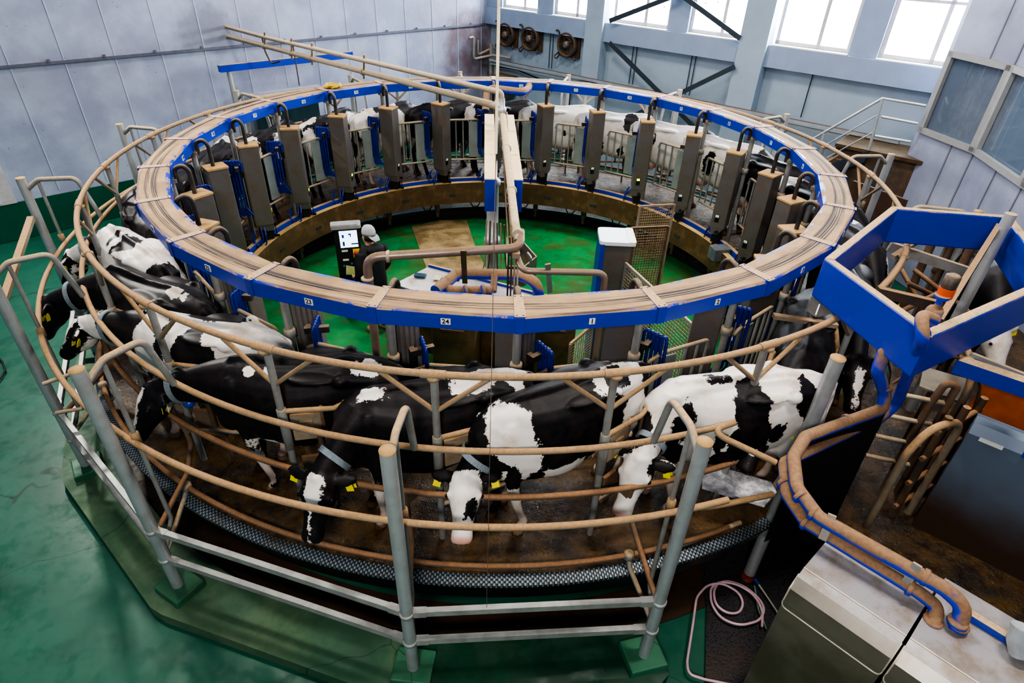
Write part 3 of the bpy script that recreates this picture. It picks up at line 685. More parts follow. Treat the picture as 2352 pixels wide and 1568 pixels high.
    rings=[(c,sy,sz,ry,rz_,.9) for (c,_,_,ry,rz_,_e) in rings]
    loft(mb,rings,18)
    # head
    HD=[(-.06,.07,.07,-.05),(-.02,.095,.10,-.04),(.06,.105,.125,-.055),(.14,.11,.135,-.06),(.22,.092,.12,-.055),(.30,.072,.095,-.045),(.38,.062,.078,-.035),(.44,.068,.072,-.03),(.49,.07,.064,-.03),(.52,.05,.045,-.03)]
    loft(mb,[(pl+hd*x*1.04+upv*o,side,upv,a*1.32,b*1.12,.86) for x,a,b,o in HD],18)
    ball(mb,tuple(pl+hd*-.0+upv*.045),.05)
    for s in(-1,1):
        ball(mb,tuple(pl+hd*.15+side*s*.118+upv*.015),(.035,.035,.035)); ball(mb,tuple(pl+hd*.14+side*s*.07-upv*.12),(.07,.04,.06))
        ball(mb,tuple(pl+hd*.485+side*s*.038-upv*.0),(.025,.025,.022))
        # ears: flattened cones
        e0=pl+hd*.01+side*s*.10-upv*.01; e1=e0+side*s*.20-upv*(.05-earup)+hd*-.03
        t=(e1-e0).normalized(); u=t.cross(upv).normalized(); v=t.cross(u)
        loft(mb,[(e0.lerp(e1,q),u,v,w,.022,1.) for q,w in((0,.028),(.3,.058),(.6,.066),(.85,.045),(1,.015))],12)
    me=remesh(mb,vox); me.name='body'
    return me,(pl,hd,side,upv,n0,n1)
def cow_mat():
    t=NT('holstein_coat'); 
    a=t.n('Attribute',attribute_name='patch'); h=t.n('Attribute',attribute_name='skin'); tc=t.obj()
    n1=t.noise(9,6,.75,tc); n2=t.noise(60,2,.6,tc)
    n3=t.noise(4.5,5,.7,tc); f=t.math('ADD',a.outputs['Fac'],t.math('ADD',t.math('MULTIPLY',t.math('SUBTRACT',n1,.5),.14),t.math('MULTIPLY',t.math('SUBTRACT',n3,.5),.22)))
    blk=t.sstep(f,-.006,.006)
    white=t.mix(t.sstep(t.noise(3,5,.7,tc),.45,.75),srgb(226,220,214),srgb(196,176,154))
    sp=t.n('SeparateXYZ'); t.l(tc,sp.inputs[0])
    dirt=t.sstep(t.math('ADD',sp.outputs[2],t.math('MULTIPLY',n1,.5)),.35,1.05,.75,0.)
    white=t.mix(t.math('MULTIPLY',dirt,.7),white,srgb(150,104,66))
    black=t.mix(t.sstep(t.noise(4,6,.7,tc),.4,.8),srgb(15,14,18),srgb(46,36,36))
    c=t.mix(blk,white,black); c=t.mix(t.math('MULTIPLY',h.outputs['Fac'],t.sstep(n1,.3,.5,.6,1.)),c,srgb(206,156,140))
    c=t.mix(t.sstep(sp.outputs[2],.065,.085,.8,0.),c,srgb(92,66,40))
    t.set(color=c,rough=.5,spec=.3); t.bump(n2,.15,.004); return t.m
m_cow=cow_mat(); m_eye=NT('eye_gloss').set(color=(.01,.008,.008),rough=.08).m
m_tag=plain('yellow_ear_tag',srgb(236,222,16),.4,0,.02,20); m_collar=plain('grey_webbing',srgb(130,142,150),.7,0,.12,50,.3); m_collarbox=plain('grey_sensor',srgb(120,118,112),.4,0,.1,20)
m_blueplastic=plain('blue_plastic',srgb(24,62,168),.3,0,.05,8); m_orangep=plain('orange_plastic',srgb(214,92,44),.4,0,.05,10)
m_nose=plain('dark_nostril',srgb(60,34,30),.4)
# patch language: ('b',(x,y,z),(rx,ry,rz)) paints black, ('w',...) paints white over it; later entries win; head entries use prefix 'h'
def paint(me,fr,base,blobs,hblobs,pink=True,hbase=None):
    n=len(me.vertices); co=np.empty(n*3); me.vertices.foreach_get('co',co); co=co.reshape(-1,3)
    pl,hd,sd,up,n0,n1=[np.array(v) for v in fr]
    val=np.full(n,.5 if base=='b' else -.5)
    # head frame coordinates
    rel=co-pl; hx=rel@hd; hy=rel@sd; hz=rel@up; HC=np.stack([hx,hy,hz],1)
    ishead=(hx>-.05)&(np.linalg.norm(rel-np.outer(hx,hd),axis=1)<.34)&(np.linalg.norm(rel,axis=1)<.62)&((co-np.array([.5,0,1.1]))[:,0]>.12)
    def app(val,C,mask,bl):
        for kind,c,r in bl:
            d=1-np.linalg.norm((C-np.array(c))/np.array(r),axis=1); d=d*min(r)*1.6; d=np.clip(d,-.5,.5)
            if kind=='b': nv=np.maximum(val,d)
            else: nv=np.minimum(val,-d)
            val=np.where(mask,nv,val)
        return val
    val=app(val,co,np.ones(n,bool),blobs)
    if hbase: 
        val=np.where(ishead,.5 if hbase=='b' else -.5,val)
    val=app(val,HC,ishead,hblobs)
    skin=np.zeros(n)
    if pink: skin=np.maximum(skin,np.clip((hx-.465)/.03,0,1)*ishead)
    ud=1-np.linalg.norm((co-np.array([-.42,0,.62]))/np.array([.22,.19,.17]),axis=1); skin=np.maximum(skin,np.clip(ud*6,0,.9))
    for nm,arr in(('patch',val),('skin',skin)):
        at_=me.attributes.new(nm,'FLOAT','POINT'); at_.data.foreach_set('value',arr.astype(np.float32))
SX,SY,SZ=.95,.88,.99
def cow(meshfr,loc,ang,label,base,blobs,hblobs=(),hbase=None,tags=True,collar=None,pink=True,shared=False,group='dairy cows standing on the platform'):
    me,fr=meshfr
    if shared: me=me.copy()
    paint(me,fr,base,blobs,hblobs,pink,hbase); me.materials.clear(); me.materials.append(m_cow)
    root=empty('cow',loc,R(ang),label,'cow',group); root.scale=(SX,SY,SZ)
    b=bpy.data.objects.new('body',me); COL.objects.link(b); b.parent=root
    pl,hd,sd,up,n0,n1=fr
    for s in(-1,1):
        e=MB(); ball(e,tuple(pl+hd*.158+sd*s*.142+up*.014),(.019,.019,.019),10); e.build('eye',m_eye,root,True)
        e=MB(); ball(e,tuple(pl+hd*.535+sd*s*.042+up*.0),(.012,.012,.009),8); e.build('nostril',m_nose,root,True)
        if tags:
            c=pl+sd*s*.23-up*.06+hd*.0; q=MB(); d1=(sd*s*.3+hd*1.-up*.5).normalized(); w_=sd.cross(d1).normalized() if abs(sd.dot(d1))<.9 else up
            w_=(sd-d1*sd.dot(d1)).normalized(); nn=d1.cross(w_)
            pts=[c-w_*.012,c+w_*.012,c+w_*.032+d1*.035,c+w_*.032+d1*.085,c-w_*.032+d1*.085,c-w_*.032+d1*.035]
            q.prism([p+nn*.022 for p in pts],nn*.004); q.prism([p-nn*.026 for p in pts],nn*.004); q.build('ear_tag',m_tag,root)
    if collar:
        t_=collar.get('t',.66); c=n0.lerp(n1,t_)+Vector((0,0,.02)); d=(n1-n0).normalized(); sy=d.cross(Z).normalized(); sz=sy.cross(d); rr_=.158+(.66-t_)*.2
        q=MB(); vs=[];n=28
        for k in range(n):
            a=2*PI*k/n
            for dd,rp in((-.026,.0),(.026,.0),(.026,.012),(-.026,.012)):
                vs.append(c+d*dd+sy*math.cos(a)*(rr_*.84+rp)+sz*math.sin(a)*(rr_*1.06+rp))
        q.add(vs,[(k*4+i,((k+1)%n)*4+i,((k+1)%n)*4+(i+1)%4,k*4+(i+1)%4) for k in range(n) for i in range(4)]); q.build('collar',m_collar,root)
        sg=collar.get('side',-1)
        p=c+sy*sg*(-1)*(rr_*.84); 
        if collar.get('box',True):
            x=sy*-sg; mt=Matrix(((d.x,x.x,sz.x,p.x),(d.y,x.y,sz.y,p.y),(d.z,x.z,sz.z,p.z),(0,0,0,1))); MB().box(None,(.06,.03,.08),mat=mt).build('collar_sensor',m_collarbox,root)
        p=c-sz*(rr_*1.05)
        if collar.get('orange'): MB().box(p+sy*-sg*.04+Vector((0,0,.0)),(.07,.07,.05),R(20)).build('collar_clip',m_orangep,root)
        if collar.get('blue'): e=MB(); ball(e,tuple(p-Z*.06+sy*-sg*.03),(.055,.05,.045)); e.build('blue_tag',m_blueplastic,root,True)
        if collar.get('tail'):
            a0=c+sz*(rr_*1.03); q=MB(); pr_=[a0,a0+sz*.03-d*.02+sy*-sg*.03,a0+sz*.02-d*.04+sy*-sg*.09,a0-sz*.08-d*.05+sy*-sg*.13,a0-sz*.16-d*.05+sy*-sg*.14]
            P_=fil(pr_,.04)
            for i in range(len(P_)-1): q.bar(P_[i],P_[i+1],.034,.004,up=tuple(sz+sy*-sg*.5))
            q.build('collar_tail',m_collar,root)
    return root
def stall_pose(phi):
    ru=pol(4.36,phi); wi=pol(4.77,phi-14.2); d=(wi-ru).normalized(); ang=math.degrees(math.atan2(d.y,d.x)); return ru+d*.68,ang
CURPHI=[0]
def lc(x,y,z):
    # head point measured in the world, expressed in the frame of the animal
    phi=CURPHI[0]; ru=pol(4.5,phi); wi=pol(5.0,phi-14.3); d=(wi-ru).normalized(); q=ru+d*.75+d*x+Vector((-d.y,d.x,0))*y
    loc,ang=stall_pose(phi); v=Matrix.Rotation(-R(ang),3,'Z')@(q-loc); return (v.x/SX,v.y/SY,z/SZ)
# front seven, each painted from the photo (side facing the camera is +y)
CURPHI[0]=-74.7; loc,ang=stall_pose(-74.7)
cow(cow_mesh(lc(.80,-.15,.86),lc(1.02,.16,.45),.0165,(.0,-.14,0,.1)),loc,ang,'black cow with big white shoulder saddle lowering its white face beneath the fixed rail','b',
 [('w',(.60,.12,1.22),(.19,.30,.24)),('w',(.48,.33,.95),(.09,.2,.3)),('w',(.56,.2,.5),(.2,.3,.16)),('w',(.5,.25,.3),(.3,.3,.3)),('w',(.15,.3,.72),(.34,.2,.13)),('b',(.38,.3,.72),(.09,.2,.12)),
  ('w',(-.5,.15,1.42),(.28,.2,.16)),('b',(-.45,.12,1.42),(.13,.12,.12)),('w',(-.62,.22,1.05),(.16,.2,.3)),('w',(-.5,.2,.6),(.2,.3,.25)),('w',(-.6,0,.3),(.3,.3,.3))],
 [('w',(.2,0,.1),(.5,.105,.3)),('b',(.27,.06,.02),(.11,.05,.07)),('w',(.45,0,0),(.12,.2,.2)),('b',(-.02,.2,-.03),(.09,.12,.1)),('b',(-.02,-.2,-.03),(.09,.12,.1)),('b',(.2,-.12,-.06),(.02,.02,.02))],'w',True,{'side':-1,'tail':True,'box':False,'t':.7})
CURPHI[0]=-87.5; loc,ang=stall_pose(-87.5)
cow(cow_mesh(lc(.88,.06,.88),lc(1.03,.29,.42),.0165,(.05,0,-.05,.05)),loc,ang,'black cow with white rump and narrow white blaze, nose down by the grey post','b',
 [('w',(-.45,.06,1.44),(.36,.16,.2)),('b',(-.52,.2,1.33),(.14,.13,.13)),('w',(-.74,.15,1.2),(.09,.2,.22)),('b',(-.8,.12,1.36),(.1,.12,.08)),('w',(-.3,.35,1.2),(.06,.1,.06)),('w',(.56,.05,1.46),(.14,.06,.08)),('w',(.1,.1,.56),(.5,.3,.10)),('w',(-.52,.2,.8),(.22,.2,.3)),('b',(-.42,.3,.9),(.07,.1,.07)),('b',(-.56,.3,.72),(.08,.1,.06)),('w',(.56,.1,.3),(.15,.3,.28)),('w',(-.6,0,.3),(.3,.3,.3))],
 [('w',(.08,0,.1),(.17,.07,.12)),('w',(.3,0,.08),(.3,.028,.1)),('w',(.47,0,.05),(.04,.025,.06))],'b',True,{'side':-1,'t':.72,'orange':True},False)
CURPHI[0]=-102; loc,ang=stall_pose(-102)
cow(cow_mesh(lc(1.25,-.34,1.0),lc(1.49,-.23,.55),.0165,(.08,-.12,0,.1)),loc,ang,'mostly black cow with a white forehead stripe, blue collar tag and one white foreleg','b',
 [('w',(-.55,.10,1.44),(.13,.1,.1)),('w',(.42,.12,1.42),(.035,.05,.06)),('w',(.28,.14,1.42),(.05,.06,.06)),('w',(.36,.3,.66),(.26,.2,.07)),('w',(-.2,.3,.6),(.2,.2,.1)),('w',(.56,.2,.32),(.16,.2,.26)),('b',(.56,-.2,.3),(.1,.12,.3)),('w',(-.62,.2,1.0),(.12,.2,.14)),('w',(-.6,.2,.4),(.2,.2,.3))],
 [('w',(.22,.0,.11),(.30,.055,.12)),('w',(.08,.1,-.16),(.06,.07,.06))],'b',True,{'side':-1,'tail':True,'orange':True,'blue':True,'t':.76,'box':False},False)
CURPHI[0]=-116.6; loc,ang=stall_pose(-116.6)
cow(cow_mesh(lc(1.40,-.37,1.05),lc(1.74,-.32,.66),.0165,(0,.05,0,0)),loc,ang,'white and black cow with dark head, orange collar clip, second along from the striped-forehead one','w',
 [('b',(.9,-.05,1.2),(.38,.4,.5)),('b',(.33,.2,1.2),(.07,.2,.22)),('b',(-.02,.25,1.1),(.24,.3,.36)),('b',(.2,.3,.8),(.3,.2,.22)),('b',(-.05,-.15,1.4),(.3,.16,.2)),('b',(-.84,.1,1.2),(.08,.1,.1)),('b',(.56,.2,.7),(.18,.2,.2)),('w',(-.45,.25,1.2),(.22,.2,.3))],
 [('w',(.16,.06,.08),(.2,.03,.1)),('w',(.3,.05,.06),(.1,.02,.1)),('w',(.2,.05,-.17),(.2,.1,.05))],'b',True,{'side':-1,'orange':True,'t':.6},False)
CURPHI[0]=-130; loc,ang=stall_pose(-130)
cow(cow_mesh(lc(1.26,.07,.95),lc(1.49,.17,.5),.017),loc,ang,'dark brown-black cow with small white rump star, head beyond the curved rails','b',
 [('w',(-.45,.05,1.44),(.12,.07,.1)),('w',(-.3,.22,1.36),(.03,.03,.07)),('w',(-.6,0,.35),(.2,.3,.2))],[('w',(.3,0,.09),(.12,.04,.08))],'b',True,{'side':-1,'t':.66},False)
CURPHI[0]=-143.5; loc,ang=stall_pose(-143.5)
cow(cow_mesh(lc(1.1,.10,.95),lc(1.37,.22,.5),.018),loc,ang,'white-bodied cow with black saddle marks and black rump tip beside the ring','w',
 [('b',(.85,0,1.2),(.22,.4,.5)),('b',(.1,.08,1.4),(.26,.2,.22)),('w',(.22,.12,1.42),(.05,.2,.2)),('b',(-.82,.1,1.2),(.22,.25,.26)),('b',(-.4,.3,.9),(.1,.1,.1))],
 [('w',(.0,0,.1),(.07,.08,.1)),('w',(.3,0,-.12),(.3,.2,.08))],'b',True,{'side':-1,'t':.6},False)
loc,ang=at(1700,880,1.3),176
g_loc=Vector((2.02,-4.42,0))
cow(cow_mesh((.95,.32,.90),(1.12,.52,.46),.017,(0,-.1,0,.1),0,.02),g_loc,188,'large white cow with ragged black patches beside the entry, white face lowered','w',
 [('b',(.60,.26,1.15),(.09,.2,.22)),('b',(.66,.2,.85),(.14,.25,.2)),('b',(.86,.1,1.0),(.2,.2,.2)),('b',(.02,.2,1.3),(.17,.3,.2)),('b',(.0,.33,1.0),(.20,.2,.22)),('b',(.27,.33,.98),(.05,.1,.12)),('b',(.2,.33,.76),(.12,.15,.14)),('b',(-.27,.33,1.02),(.08,.12,.12)),('b',(-.52,.2,1.3),(.12,.2,.17)),('b',(.25,-.05,1.45),(.14,.1,.06))],
 [('b',(.2,.1,-.1),(.14,.08,.1)),('b',(.03,.2,-.02),(.1,.13,.12)),('b',(-.02,-.2,-.03),(.08,.12,.1))],'w',True,{'side':-1,'t':.72})
# cows farther round the platform
prot=[cow_mesh((1.22,-.08,1.0),(1.56,-.08,.62),.022),cow_mesh((1.2,.02,.97),(1.44,.14,.53),.022,(.05,-.05,.1,0)),cow_mesh((1.24,-.16,1.03),(1.64,-.22,.72),.022,(-.05,.05,0,.1))]
far=[
 (-158,0,'w','dark cow hidden behind the ring between the left posts','b',[('w',(-.3,.2,.6),(.2,.2,.1))],'b'),
 (-172,1,'','black cow with white belly behind the leftmost cabinets','b',[('w',(0,0,.55),(.4,.4,.14)),('w',(.5,.2,1.3),(.14,.2,.1))],'b'),
 (-187,0,'','black cow with white shoulder spot beyond cabinets on the left','b',[('w',(.45,0,1.4),(.12,.3,.14)),('w',(-.7,0,.9),(.2,.3,.2))],'b'),
 (-202,1,'','mottled cow with broken white flank behind the third far-left cabinet','b',[('w',(-.2,-.3,1.2),(.25,.3,.2)),('w',(-.7,0,1.2),(.2,.2,.3)),('b',(-.7,-.1,1.3),(.1,.1,.1)),('w',(.4,-.3,1.),(.2,.2,.3))],'b'),
 (-217,2,'','cow with white rump streak and pale udder below the yellow rope','b',[('w',(-.6,0,1.42),(.3,.1,.2)),('w',(-.75,-.16,1.0),(.2,.12,.4)),('w',(.5,-.2,1.2),(.2,.3,.2))],'b'),
 (-232,0,'','white-rumped cow with black forked marking left of the central hub','w',[('b',(-.55,.1,1.35),(.22,.14,.14)),('b',(-.2,-.1,1.2),(.2,.4,.3)),('b',(-.83,-.08,.95),(.1,.09,.2)),('b',(.6,0,1.2),(.4,.4,.5)),('w',(-.5,0,1.45),(.06,.06,.08))],'b'),
 (-247,1,'','black cow with white shoulder wedge, left of the hub covers','b',[('w',(-.2,-.22,1.34),(.13,.12,.16)),('w',(.72,0,1.3),(.12,.3,.3)),('w',(-.3,-.1,.66),(.24,.3,.2))],'b'),
 (-262,0,'','glossy black cow right behind the hub covers','b',[('w',(-.75,0,1.3),(.12,.2,.2)),('w',(-.3,-.1,.62),(.2,.3,.14))],'b'),
 (-277,2,'','almost entirely white cow just right of the hub','w',[('b',(.05,-.34,.98),(.04,.1,.05)),('b',(.3,-.34,.8),(.04,.1,.06)),('b',(1.0,0,1.2),(.2,.3,.4))],'b'),
 (-292,0,'','white cow with a square black mid-back patch','w',[('b',(.25,-.1,1.3),(.16,.4,.16)),('b',(.1,-.3,.8),(.06,.1,.1)),('b',(-.3,-.33,.85),(.05,.1,.1)),('b',(.9,0,1.2),(.3,.3,.4))],'b'),
 (-307,1,'','white cow with two round black thigh spots','w',[('b',(-.82,-.06,1.2),(.06,.06,.1)),('b',(-.38,-.26,1.18),(.1,.12,.12)),('b',(.8,0,1.2),(.3,.3,.4))],'b'),
 (-322,0,'','cow with cream topline and black thigh blot behind the right cabinets','w',[('b',(-.7,-.2,1.15),(.15,.12,.2)),('b',(-.2,-.33,1.05),(.14,.12,.24)),('b',(.8,0,1.1),(.35,.4,.4))],'b'),
 (-337,2,'','grey-black cow with white tail patch on the right curve','b',[('w',(-.72,-.12,1.3),(.18,.16,.2)),('w',(-.5,0,.6),(.3,.3,.3))],'b'),
 (-352,1,'','black cow, white rump, behind the tall right cabinets','b',[('w',(-.6,0,1.4),(.25,.3,.2)),('w',(.2,-.2,1.3),(.1,.1,.1))],'b'),
 (-7,2,'','black cow with small white head mark near the right end of the ring','b',[('w',(-.2,0,1.4),(.1,.3,.1)),('w',(.5,0,.5),(.3,.3,.4))],'b'),
 (-24,0,'','dark cow seen through the blue frame','b',[('w',(.6,.1,1.35),(.14,.2,.1)),('w',(.2,.3,.9),(.1,.1,.2))],'b'),
 (-41,2,'','plain black cow in the shade beside the blue frame','b',[],'b')]
for phi,pi_,_,lab,base,bl,hb in far:
    loc,ang=stall_pose(phi); cow(prot[pi_],loc,ang+random.uniform(-3,3),lab,base,bl,[('w',(.25,0,.1),(.2,.05,.1))],hb,tags=True,shared=True,pink=False)
hp_=at(2318,806,.8); ca_=248; q_=hp_-Matrix.Rotation(R(ca_),3,'Z')@Vector((1.35,.1,0)); cow(prot[1],Vector((q_.x,q_.y,-.03)),ca_,'black cow with white face waiting at the right edge beyond the straight blue beam','b',[],[],'w',shared=True,group='dairy cows waiting')
for me_,_ in prot: bpy.data.meshes.remove(me_)
# cow outside, waiting beyond the blue frame at far right
# ------------------------------------------------------------------ fixed fence around the platform
fr_=empty('fixed_ring_fence',(0,0,0),0,'set of dusty curved pipe rails circling the turntable outside the cows','fence')
def inrange(a0,a1): return a0,a1
A0,A1=-62,262
MB().tube(arc(5.09,1.21,22,286,130),.026,12).build('upper_rail',m_rail,fr_)
MB().tube(arc(5.09,1.21,-74.5,-68,4)+[at(1630,990,1.25),at(1782,1062,1.1)],.025,12,fillet=.1).build('upper_rail_end',m_rail,fr_)
MB().tube(arc(5.56,.95,16,288,130),.026,12).build('outer_rail',m_rail,fr_)
MB().tube(arc(5.1,.73,16,294,130),.026,12).build('breast_rail',m_railrust,fr_)
MB().tube(arc(5.27,.10,16,293,130),.024,12).build('toe_rail',m_railrust,fr_)
def fence_post(p,name_label,foot=-.78,arm=True,ped=True,low=True):
    root=empty('fence_post',(p.x,p.y,0),math.atan2(p.y,p.x),name_label,'post','posts of the fixed ring fence'); r=math.hypot(p.x,p.y); h=p.z
    MB().tube([(0,0,foot),(0,0,h)],.051,20).build('column',m_galvclean,root)
    MB().lathe((0,0,h),[(.053,0),(.053,.008),(.0,.009)],20).build('dust_cap',m_lid,root)
    if arm:
        q=5.09-r
        MB().tube([(-.03,0,h-.13),(-.18,0,h-.02),(q+.13,0,h-.02),(q+.02,0,1.22)],.027,12,fillet=.1).build('bent_arm',m_galv,root)
        MB().tube([(-.17,.0,h-.04),(-.17,0,.0),(-.05,.0,-.25)],.019,10,fillet=.05).build('drop_pipe',m_galv,root)
        MB().lathe((-.17,0,.9),[(.022,0),(.034,.01),(.034,.11),(.022,.12)],10).build('rail_clamp',m_rail,root)
    if low:
        MB().tube([(5.1-r,-.1,.72),(5.1-r+.0,-.1,.5),(5.12-r+.12,-.05,.28),(-.04,0,-.02)],.024,10,fillet=.12).prism([(5.1-r,-.2,.71),(5.1-r,0,.71),(5.1-r,-.1,.58)],(.012,0,0)).build('breast_rail_strut',m_railrust,root)
        MB().tube([(5.27-r,-.1,.09),(5.27-r+.05,-.1,.0),(-.04,0,-.3)],.022,10,fillet=.04).lathe((5.27-r,-.1,.06),[(.03,0),(.045,.01),(.045,.07),(.03,.08)],10).build('toe_rail_strut',m_galv,root)
    for z in(.02,-.37): MB().lathe((0,0,z-.02),[(.052,0),(.06,.004),(.06,.036),(.052,.04)],20).build('clamp_band',m_galvclean,root)
    if ped:
        pd=empty('post_pedestal',(p.x,p.y,0),math.atan2(p.y,p.x)+PI/2,('green painted concrete block under the '+name_label.replace('grey fence post ','post ')),'pedestal','concrete pedestals')
        m=MB(); zz=-.76
        for s,z_ in((.17,ZF),(.155,zz),):pass
        m.add([(-.18,-.15,ZF),(.18,-.15,ZF),(.18,.17,ZF),(-.18,.17,ZF),(-.165,-.135,zz),(.165,-.135,zz),(.165,.155,zz),(-.165,.155,zz)],[(0,1,2,3)[::-1],(4,5,6,7),(0,1,5,4),(1,2,6,5),(2,3,7,6),(3,0,4,7)])
        m.build('block',m_ped,pd,False,.012)
    return root
labs={'a':'grey fence post nearest the cow with the blue collar tag','b':'grey fence post in the foreground beside the narrow-blaze cow','c':'grey fence post just left of the shiny metal sheet','d':'grey fence post holding the sloping flat bar','e':'grey fence post before the pale left wall','g':'grey fence post in front of the stair landing','h':'grey fence post before the wall column','i':'grey fence post below the crossing of the dark braces','j':'fence post behind the ring near corner pipes','k':'grey fence post cut by the left picture edge','l':'fence post behind ring plate twelve','m':'fence post behind ring plate fourteen','n':'fence post behind ring plate sixteen','s':'fence post hidden behind the blue frame'}
for k,p in posts.items():
    if k=='r': continue
    fence_post(p,labs[k])
# straight galvanised bars between the near posts
def chain(keys,label):
    for i in range(len(keys)-1):
        a,b=posts[keys[i]],posts[keys[i+1]]; d=(b-a).normalized(); d.z=0; d.normalize()
        out=Vector(((a+b).x,(a+b).y,0)).normalized()
        for z,w in((.02,'upper'),(-.37,'lower')):
            q=MB(); q.bar(Vector((a.x,a.y,z))+d*.06+out*.0,Vector((b.x,b.y,z))-d*.06,.045,.06); 
            for t in(.1,-.1): q.box((Vector((a.x,a.y,z)) if t>0 else Vector((b.x,b.y,z)))+d*t,(.1,.055,.064),math.atan2(d.y,d.x))
            o=q.build('guard_bar',m_bar); tag(o,'%s square galvanised guard bar %s'%(w,label[i]),'bar','straight guard bars low between the fence posts')
chain(['d','k','a','b','c'],['beyond the left picture edge, far one','running along the left curb','between the left and middle front pedestals','spanning the two pedestals in the foreground'])
# flat dusty bar sloping from post d outwards
o=MB().bar(at(72,500,1.35),at(8,690,1.0),.07,.05).build('sloping_bar',m_rail); tag(o,'flat dusty bar sloping down from the post before the green wall band','bar')
o=MB().tube([at(98,882,.62),at(170,856,.62)],.02,10).tube([at(128,948,.2),at(190,938,.2)],.02,10).build('tie_pipe',m_galv); tag(o,'pair of short tie pipes between the two left fence posts','pipe')
# tall post r at the entry
pr_=empty('entry_post',(posts['r'].x,posts['r'].y,0),0,'thick grey post with rusty red foot rising behind the dusty bent pipes','post')
MB().tube([(0,0,ZF),(0,0,1.79)],.055,20).build('column',m_galvclean,pr_); MB().lathe((0,0,1.79),[(.057,0),(.057,.008),(0,.009)],20).build('dust_cap',m_lid,pr_)
MB().lathe((0,0,ZF),[(.09,0),(.09,.02),(.06,.03),(.06,.12)],16).build('base_flange',plain('red_rust',srgb(130,50,34),.7,0,.3,20),pr_)
# ------------------------------------------------------------------ hub, overhead pipes
hub=empty('central_hub',(-.1,0,0),0,'silver central column with swivel fittings standing in the middle of the green pit','column')
MB().lathe((0,0,ZF),[(.2,0),(.2,.03),(.1,.05),(.1,.5),(.15,.52),(.15,.6),(.09,.62),(.09,1.4),(.12,1.42),(.12,1.5),(.085,1.52),(.085,2.3),(.11,2.32),(.11,2.38),(.06,2.42),(.06,3.0)],24).build('column',m_galvclean,hub)
MB().lathe((.1,-.0,1.9),[(.05,0),(.05,.3),(.07,.31),(.07,.36),(.05,.37),(.05,.44),(.065,.45),(.065,.5),(.045,.51),(.045,.62)],20).build('swivel',m_galvclean,hub)
MB().lathe((-.16,-.12,ZF+.55),[(.1,0),(.1,.25),(.08,.33),(.02,.38)],18).build('motor_dome',m_beige,hub)
MB().box((-.3,-.1,-.1),(.18,.15,.12),.2).box((-.33,-.1,-.45),(.06,.06,.7)).box((-.2,-.3,-.35),(.05,.05,.7)).box((.05,-.3,-.4),(.06,.05,.6)).build('terminal_box',m_rail,hub)
for i in range(6): MB().tube([(-.08+.05*i,-.16-.03*i,.9),(-.1+.06*i,-.22,.3),(-.2+.1*i,-.3,-.3),(-.15+.1*i,-.2,-.9)],.011,6,fillet=.1).build('service_line',m_darkbrown if i%2 else m_rail,hub)
for nm,x0,x1 in(('a',-.195,-.08),('b',.09,.205)):
    hc=empty('hub_cover',((x0+x1)/2,-.55,0),R(1.5),('left' if nm=='a' else 'right')+' long cream-topped duct with blue end above the hub','duct','pair of long hub ducts'); w=x1-x0
    MB().box((0,0,1.93),(w,2.66,.34)).build('casing',m_steelclean,hc); MB().box((0,0,2.11),(w+.02,2.7,.02)).box((0,.5,2.122),(w+.02,.012,.006)).box((0,-.5,2.122),(w+.02,.012,.006)).build('top_cover',m_creamlid,hc); MB().rbox((0,-1.345,1.93),(w+.01,.02,.36),0,.004).build('blue_end_panel',plain('bright_blue_panel',BLUE,.4,0,.02,4),hc)
tr=empty('cable_tray',(.04,0,0),0,'dusty cable tray between the two cream hub ducts','cable tray')
MB().bar((-.02,.9,2.1),(.12,-3.3,1.9),.07,.05).build('tray',m_rail,tr)
for i in range(26):
    t_=i/26; MB().box((-.03+.15*t_+random.uniform(-.02,.02),.75-4.0*t_,2.14-.2*t_),(random.uniform(.03,.09),.04,random.uniform(.03,.06)),random.uniform(-.3,.3)).build('cable_clip',random.choice([m_beige,m_rail,m_hoseblk]),tr)
for i in range(4): MB().tube([(-.05+.03*i,.8,2.15),(.0+.03*i,-1.2,2.06),(.05+.03*i,-3.2,1.94),(.05+.03*i,-3.35,1.2)],.009,6,fillet=.08).build('cable',[m_hoseblk,m_darkbrown,m_rail,m_beige][i],tr)
mp=empty('main_milk_pipe',(0,0,0),0,'fat dusty pipe running from the hub toward the camera, then elbowing left and down','pipe')
eL=at(848,580,1.95); e0_=at(1196,560,2.0)
MB().tube([(0.01,.05,2.3),(.02,-.2,2.33),(.15,-3.0,2.08),(.18,-3.12,1.98)],.041,16,fillet=.08).build('pipe',m_beige,mp)
MB().tube([(.2,-3.02,2.02),Vector((e0_.x,e0_.y,1.96)),Vector((eL.x-.02,eL.y-.05,1.93)),Vector((eL.x-.03,eL.y-.06,.2))],.041,16,fillet=.13).build('elbow_pipe',m_brownpipe,mp)
for p,ax in(((-.98,eL.y-.03,1.93),(1,0,0)),((eL.x-.03,eL.y-.06,1.72),(0,0,1)),((.17,-3.1,2.03),(0,1,-.2)),((.07,-1.2,2.235),(0,1,-.08)),((.12,-2.3,2.14),(0,1,-.08))): MB().lathe(p,[(.043,-.015),(.056,-.01),(.056,.01),(.043,.015)],16,ax).build('pipe_coupling',m_beige,mp)
sp_=empty('side_milk_pipe',(0,0,0),0,'thinner steel pipe branching right from the hub line and dropping by the white cabinet','pipe')
a_,b_=at(1200,622,1.8),at(1392,622,1.8)
MB().tube([(.14,-2.9,2.0),(.15,-3.05,1.84),(a_.x,a_.y,1.8),(b_.x,b_.y,1.78),(b_.x+.01,b_.y-.02,.1)],.03,14,fillet=.1).build('pipe',m_brownpipe,sp_)
